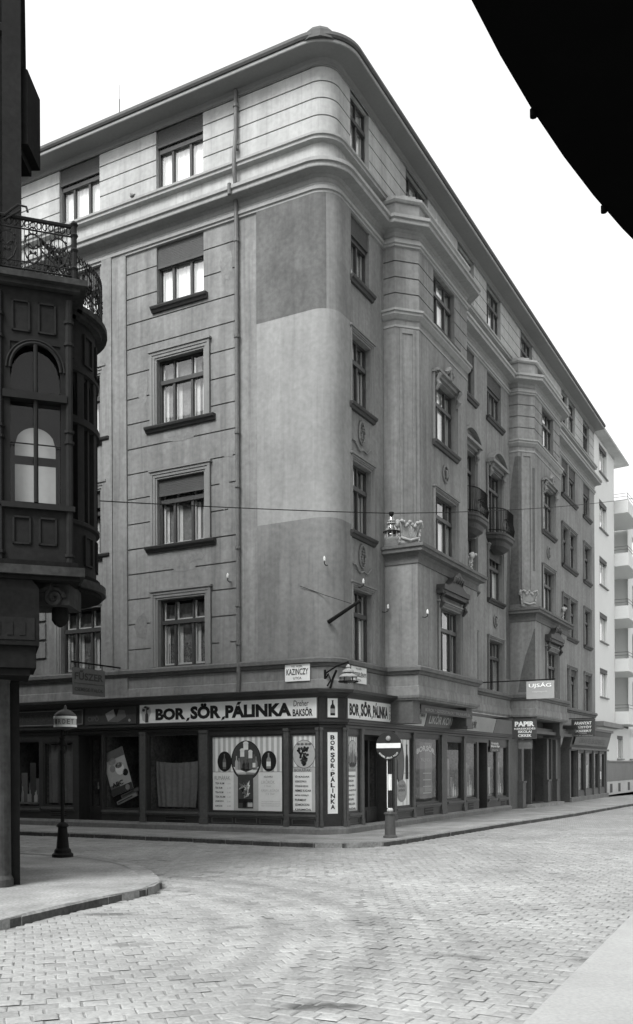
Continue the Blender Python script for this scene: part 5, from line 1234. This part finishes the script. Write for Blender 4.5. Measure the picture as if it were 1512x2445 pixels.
# iron balcony railing
m = MB(); zb, zt = 8.34, 9.08
def rail_panel(T, L_):
    m.tube([T(0, zt), T(L_, zt)], .028, 6); m.tube([T(0, zt-.14), T(L_, zt-.14)], .012, 5); m.tube([T(0, zb+.06), T(L_, zb+.06)], .014, 5); m.tube([T(0, zb+.16), T(L_, zb+.16)], .01, 5)
    n = int(L_/.055)
    for i in range(n+1):
        x = L_*i/n; m.tube([T(x, zb), T(x, zt)], .006, 4, cap=False)
    k = max(1, int(L_/.075))
    for i in range(k):
        x = L_*(i+.5)/k; m.tube([T(x+.03*math.cos(t), zt-.07+.045*math.sin(t)) for t in [math.pi*2*j/9 for j in range(10)]], .009, 4, cap=False)
        m.tube([T(x+.025*math.cos(t), zb+.11+.03*math.sin(t)) for t in [math.pi*2*j/7 for j in range(8)]], .007, 4, cap=False)
    c_ = max(1, int(L_/.3))
    for i in range(c_):
        x = L_*(i+.5)/c_
        for r, zz in ((.10, .48), (.07, .25), (.05, .62)): m.tube([T(x+r*math.cos(t), zb+zz-.03+r*math.sin(t)) for t in [math.pi*2*j/12 for j in range(13)]], .011, 4, cap=False)
        for s_ in (-1, 1):
            m.tube([T(x, zb+.14), T(x+s_*.08, zb+.22), T(x+s_*.12, zb+.34), T(x+s_*.05, zb+.42), T(x, zb+.36)], .012, 4); m.tube([T(x, zb+.56), T(x+s_*.09, zb+.5), T(x+s_*.12, zb+.4)], .01, 4)
            for q in range(3): m.lathe([(.002, -.03), (.022, 0), (.002, .03)], T(x+s_*(.03+.03*q), zb+.3+.1*q), 5)
rail_panel(lambda x, z: OF.T(x, .1, z), 1.0)
Lc = R(100)*1.1
rail_panel(lambda x, z: (tc.x+1.13*math.cos(R(-62)+x/1.13), tc.y+1.13*math.sin(R(-62)+x/1.13), z), 1.9)
q = OF.T(1.04, .12, zb); m.tube([q, (q[0], q[1], zt+.03)], .035, 8); [m.lathe([(.03, -.04), (.055, 0), (.03, .04)], (q[0], q[1], z), 8) for z in (8.5, 8.75, 8.95, 9.1)]
q = OF.T(.04, .12, zb); m.tube([q, (q[0], q[1], zt+.03)], .035, 8)
m.obj('balcony_railing', IRN, OB)
m = MB(); p = Vector(OF.T(.1, .1, 9.05)); m.tube([p, p+Vector((.22, 0, .16)), p+Vector((.33, 0, .13)), p+Vector((.35, 0, .06))], .016, 6); m.tube([p+Vector((.02, 0, -.04)), p+Vector((.26, 0, .09))], .014, 6); m.obj('flag_bracket', IRN, OB)
# dark shop awning box and doorway at ground level
m = MB()
T = lambda x, y, z: (OL.x+fx.x*x+fn.x*y, OL.y+fx.y*x+fn.y*y, z)
m.box(-1.2, .52, -1, .0, 3.05, 3.35, T=T); m.box(-1.2, .56, -1, .06, 3.35, 4.12, T=T); m.box(-1.2, .44, -1, -.06, 2.95, 3.05, T=T); m.prism([(-1.2, 4.12), (.56, 4.12), (.42, 4.3), (-1.2, 4.22)], -1, .05, T); m.obj('shop_canopy', DOR, OB)
m = MB(); m.box(-1.2, .5, .06, .07, 3.42, 3.72, T=T)
for i in range(6): m.box(-.5+i*.16, -.42+i*.16, .07, .08, 3.48, 3.66, T=T)
m.obj('canopy_frieze', DOR2, OB)
m = MB(); c1 = UZ(12, 2108, 13.6); m.lathe([(.2, 0), (.2, .1), (.17, .16), (.16, 2.9), (.2, 3.05)], (-4.56, 13.47, 0), 24); m.obj('column', mat('dark_column_stone', .06, .8, spec=.1, amp=.3, scale=3, bump=.2), OB, smooth=False)
m = MB(); c2 = UZ(34, 2066, 16.0); m.box(c2.x-.05, c2.x+.04, 15.95, 16.15, 0, 3.4); m.obj('door_post', DOR, OB)
m = MB(); m.box(-4.75, -4.6, 13.35, 13.5, .9, 1.2); tag(m.obj('letter_box', MLD), 'small pale box on the dark column at the left edge', 'box')
# ================================================================= FAR WHITE BUILDING
FB = thing('modern_house', 'white rendered modern apartment house with stacked balconies at the far right', 'building', (*rp(30.2), 0))
FW = [(5.4, 6.95), (8.42, 9.98), (11.48, 13.02), (14.55, 16.1), (17.6, 19.15)]
FS = Seg(rp(30.12), rp(35.4)); m = MB(); ops = [(1.2, 3.25, a, b) for a, b in FW]+[(1.3, 3.0, 1.95, 3.3)]
panel(m, FS, 0, FS.len, .75, 19.3, .0, ops, .25)
S2 = Seg(rp(35.4, 0), rp(35.4, -1.3)); panel(m, S2, 0, 1.3, 0, 19.6); S3 = Seg(rp(35.4, -1.3), rp(60, -1.3))
ops3 = [(.6+4.2*i, 1.9+4.2*i, a-.6, b) for i in range(5) for a, b in FW[:4]]+[(.6, 1.9, 1.5, 3.3)]
panel(m, S3, 0, S3.len, 0, 17.3, 0, ops3, .25); m.face([rp(35.4, -1.3)+(17.3,), rp(60, -1.3)+(17.3,), rp(60, -12)+(17.3,), rp(35.4, -12)+(17.3,)])
for i in range(1, 5): S4 = Seg(rp(35.4+4.2*i+.2, -1.3), rp(35.4+4.2*i+.2, 0)); panel(m, S4, 0, 1.3, 0, 17.3)
panel(m, Seg(rp(39.6, 0), rp(60, 0)), 0, 20.4, 0, 17.3, 0, [(1.5+4*i, 3.5+4*i, a, b) for i in range(5) for a, b in FW[:4]], .25)
G0 = Seg(rp(35.4), rp(60)); panel(m, G0, 0, G0.len, .75, 3.9, 0, [(.6+4*i, 2.4+4*i, 2.05, 3.4) for i in range(5)], .25); m.face([G0.T(0, 0, 3.9), G0.T(24.6, 0, 3.9), G0.T(24.6, -1.3, 3.9), G0.T(0, -1.3, 3.9)])
m.obj('wall', FAR, FB)
m = MB(); boxseg(m, FS, 0, FS.len+24, 0, .03, -.05, .75); m.obj('plinth', mat('pale_plinth', .5, .9), FB)
m = MB(); panel(m, FS, 0, FS.len, .75, 1.85, .04, (), .1); panel(m, G0, 0, 24, .75, 1.85, .04); boxseg(m, FS, 0, FS.len+24, .04, .09, 1.85, 1.92); m.obj('dado', FARG, FB)
m = MB()
for t in (.3, 1.9, 3.6, 6, 9): boxseg(m, FS, t, t+.7, .03, .034, .12, .62)
m.obj('cellar_window', DGY, FB)
m = MB(); boxseg(m, FS, -.1, FS.len+.2, -.1, .45, 3.75, 4.0); m.obj('canopy_ledge', FARG, FB)
m = MB(); sweep(m, [rp(30.15), rp(37.3)], [(-.5, 19.38), (.5, 19.43), (.52, 19.52), (-.5, 19.7)]); m.obj('eaves', mat('far_eaves', .42, .9, bump=.1), FB)
def fwin(sg, t0, t1, z0, z1, o=0):
    w = t1-t0; h = z1-z0; key = ('far', round(w, 2), round(h, 2))
    if key not in KITS:
        m = MB(); y0 = .12
        for q in ((0, .05, 0, h), (w-.05, w, 0, h), (.05, w-.05, 0, .05), (.05, w-.05, h-.05, h), (w*.33, w*.33+.05, .05, h-.05), (w*.67, w*.67+.05, .05, h-.05)): m.box(q[0], q[1], y0, y0+.06, q[2], q[3])
        c_ = MB(); c_.face([(0, .2, 0), (w, .2, 0), (w, .2, h), (0, .2, h)])
        g_ = MB(); g_.face([(0, .15, 0), (w, .15, 0), (w, .15, h), (0, .15, h)])
        s_ = MB(); s_.box(-.05, w+.05, -.1, .1, -.06, -.003)
        b_ = MB(); b_.box(0.01, w-.01, .03, .1, h*.86, h-.002)
        KITS[key] = [(n, x.mesh(n, mt)) for n, x, mt in (('window', m, WHW), ('curtain', c_, CUR), ('pane', g_, GLS), ('sill', s_, FARG), ('blind_box', b_, DGY))]
    p = sg.at(t0, o, z0)-FB.location; root = None
    for n, me in KITS[key]:
        if root is None: root = put(n, me, FB, p, sg.ang)
        else: put(n, me, root, (0, 0, 0), 0)
for a, b in FW: fwin(FS, 1.2, 3.25, a, b)
fwin(FS, 1.3, 3.0, 1.95, 3.3)
for i in range(2):
    for a, b in FW[:4]: fwin(S3, .6+4.2*i, 1.9+4.2*i, a-.6, b)
for i in range(3): fwin(G0, .6+4*i, 2.4+4*i, 2.05, 3.4)
for z in (4.35, 7.4, 10.45, 13.5, 16.55):
    m = MB(); T = lambda x, y, z_: (rp(35.45+x, y)[0], rp(35.45+x, y)[1], z_)
    m.box(0, 4.2, -1.3, .78, z-.32, z-.14, T=T); m.box(0, 4.2, .7, .78, z-.14, z+.42, T=T); m.box(0, .08, -1.3, .7, z-.14, z+.42, T=T)
    bal = m.obj('balcony', FAR, FB)
    m = MB()
    for zz in (.62, .8): m.tube([T(.04, -1.2, z+zz), T(.04, .74, z+zz), T(4.1, .74, z+zz)], .016, 5)
    for y in (-.5, .74): m.tube([T(.04, y, z+.4), T(.04, y, z+.8)], .014, 5)
    m.obj('railing', WGR, bal)
# ================================================================= CANOPY OVERHEAD (photographer's side) AND OPPOSITE HOUSES
cc_ = Vector((3.8, -.54)); CR = 4.085
CP = thing('canopy', 'large black round shop canopy overhead in the upper right', 'canopy', (cc_.x, cc_.y, 0))
m = MB(); n = 160
def ring(r, z): return [(cc_.x+r*math.cos(2*math.pi*k/n), cc_.y+r*math.sin(2*math.pi*k/n), z) for k in range(n)]
m.grid([ring(.3, 2.905), ring(CR, 2.905), ring(CR, 3.03), ring(CR-.05, 3.06), ring(.3, 3.3)], 0, True); m.obj('canopy_sheet', CAN, CP)
m = MB()
for k in range(68):
    a = R(140.94+5.24*k); m.lathe([(.007, -.004), (.007, .01)], (cc_.x+CR*math.cos(a), cc_.y+CR*math.sin(a), 2.9), 8)
m.obj('rim_bolt', CAN, CP, kind='stuff')
m = MB(); m.lathe([(.34, 0), (.34, 3.3)], (cc_.x, cc_.y, 0), 24); m.obj('pillar', DOR, CP)
def block(name, label, c0, d1, l1, d2, l2, h, mt):
    r = thing(name, label, 'building', (c0.x, c0.y, 0)); m = MB()
    s1 = Seg(c0+d1*l1, c0); s2 = Seg(c0, c0+d2*l2)
    o1 = [(1.5+3*i, 2.7+3*i, 4.6+3.3*j, 6.5+3.3*j) for i in range(int(l1/3)-1) for j in range(int((h-5)/3.3))]
    o2 = [(1.5+3*i, 2.7+3*i, 4.6+3.3*j, 6.5+3.3*j) for i in range(int(l2/3)-1) for j in range(int((h-5)/3.3))]
    panel(m, s1, 0, s1.len, 0, h, 0, o1, .2); panel(m, s2, 0, s2.len, 0, h, 0, o2, .2)
    m.face([s1.T(0, 0, h), s1.T(l1, 0, h), s2.T(l2, 0, h)]); m.obj('wall', mt, r); m = MB()
    for sg, oo in ((s1, o1), (s2, o2)):
        for a, b, c_, d in oo: boxseg(m, sg, a, b, -.19, -.17, c_, d)
    m.obj('window', DGY, r, kind='stuff'); return r
block('opposite_house', 'unseen plain grey apartment house behind the canopy across the street', Vector((5.2, -1.6)), -Lv, 30, Rv, 24, 25, mat('opposite_plaster', .3, .95))  # out of view; height and length shaped for the light on the right-hand fronts

# ================================================================= PIGEON ON THE UPPER LEDGE, COMPANION OBJECTS
def pigeon(p, rz, label):
    root = thing('pigeon', label, 'bird', p, rz, 'birds on the ledges')
    m = MB(); m.tube([(-.17, 0, .05), (-.09, 0, .065), (-.02, 0, .085), (.05, 0, .11), (.085, 0, .15), (.095, 0, .185), (.12, 0, .19), (.145, 0, .183)], [.014, .03, .055, .05, .03, .026, .02, .006], 10)
    for y in (-.02, .02): m.tube([(.0, y, .05), (.005, y, 0), (.03, y, .0)], .006, 4)
    m.obj('body', MGY, root, (0, 0, 0), smooth=True); return root
q = lp(6.15, .11); pigeon((q[0], q[1], 17.47), 2.2, 'grey pigeon on the ledge between the two top-floor windows')
q = rp(15.9, .78); pigeon((q[0], q[1], 17.37), .4, 'grey pigeon on the coping of the second bay')
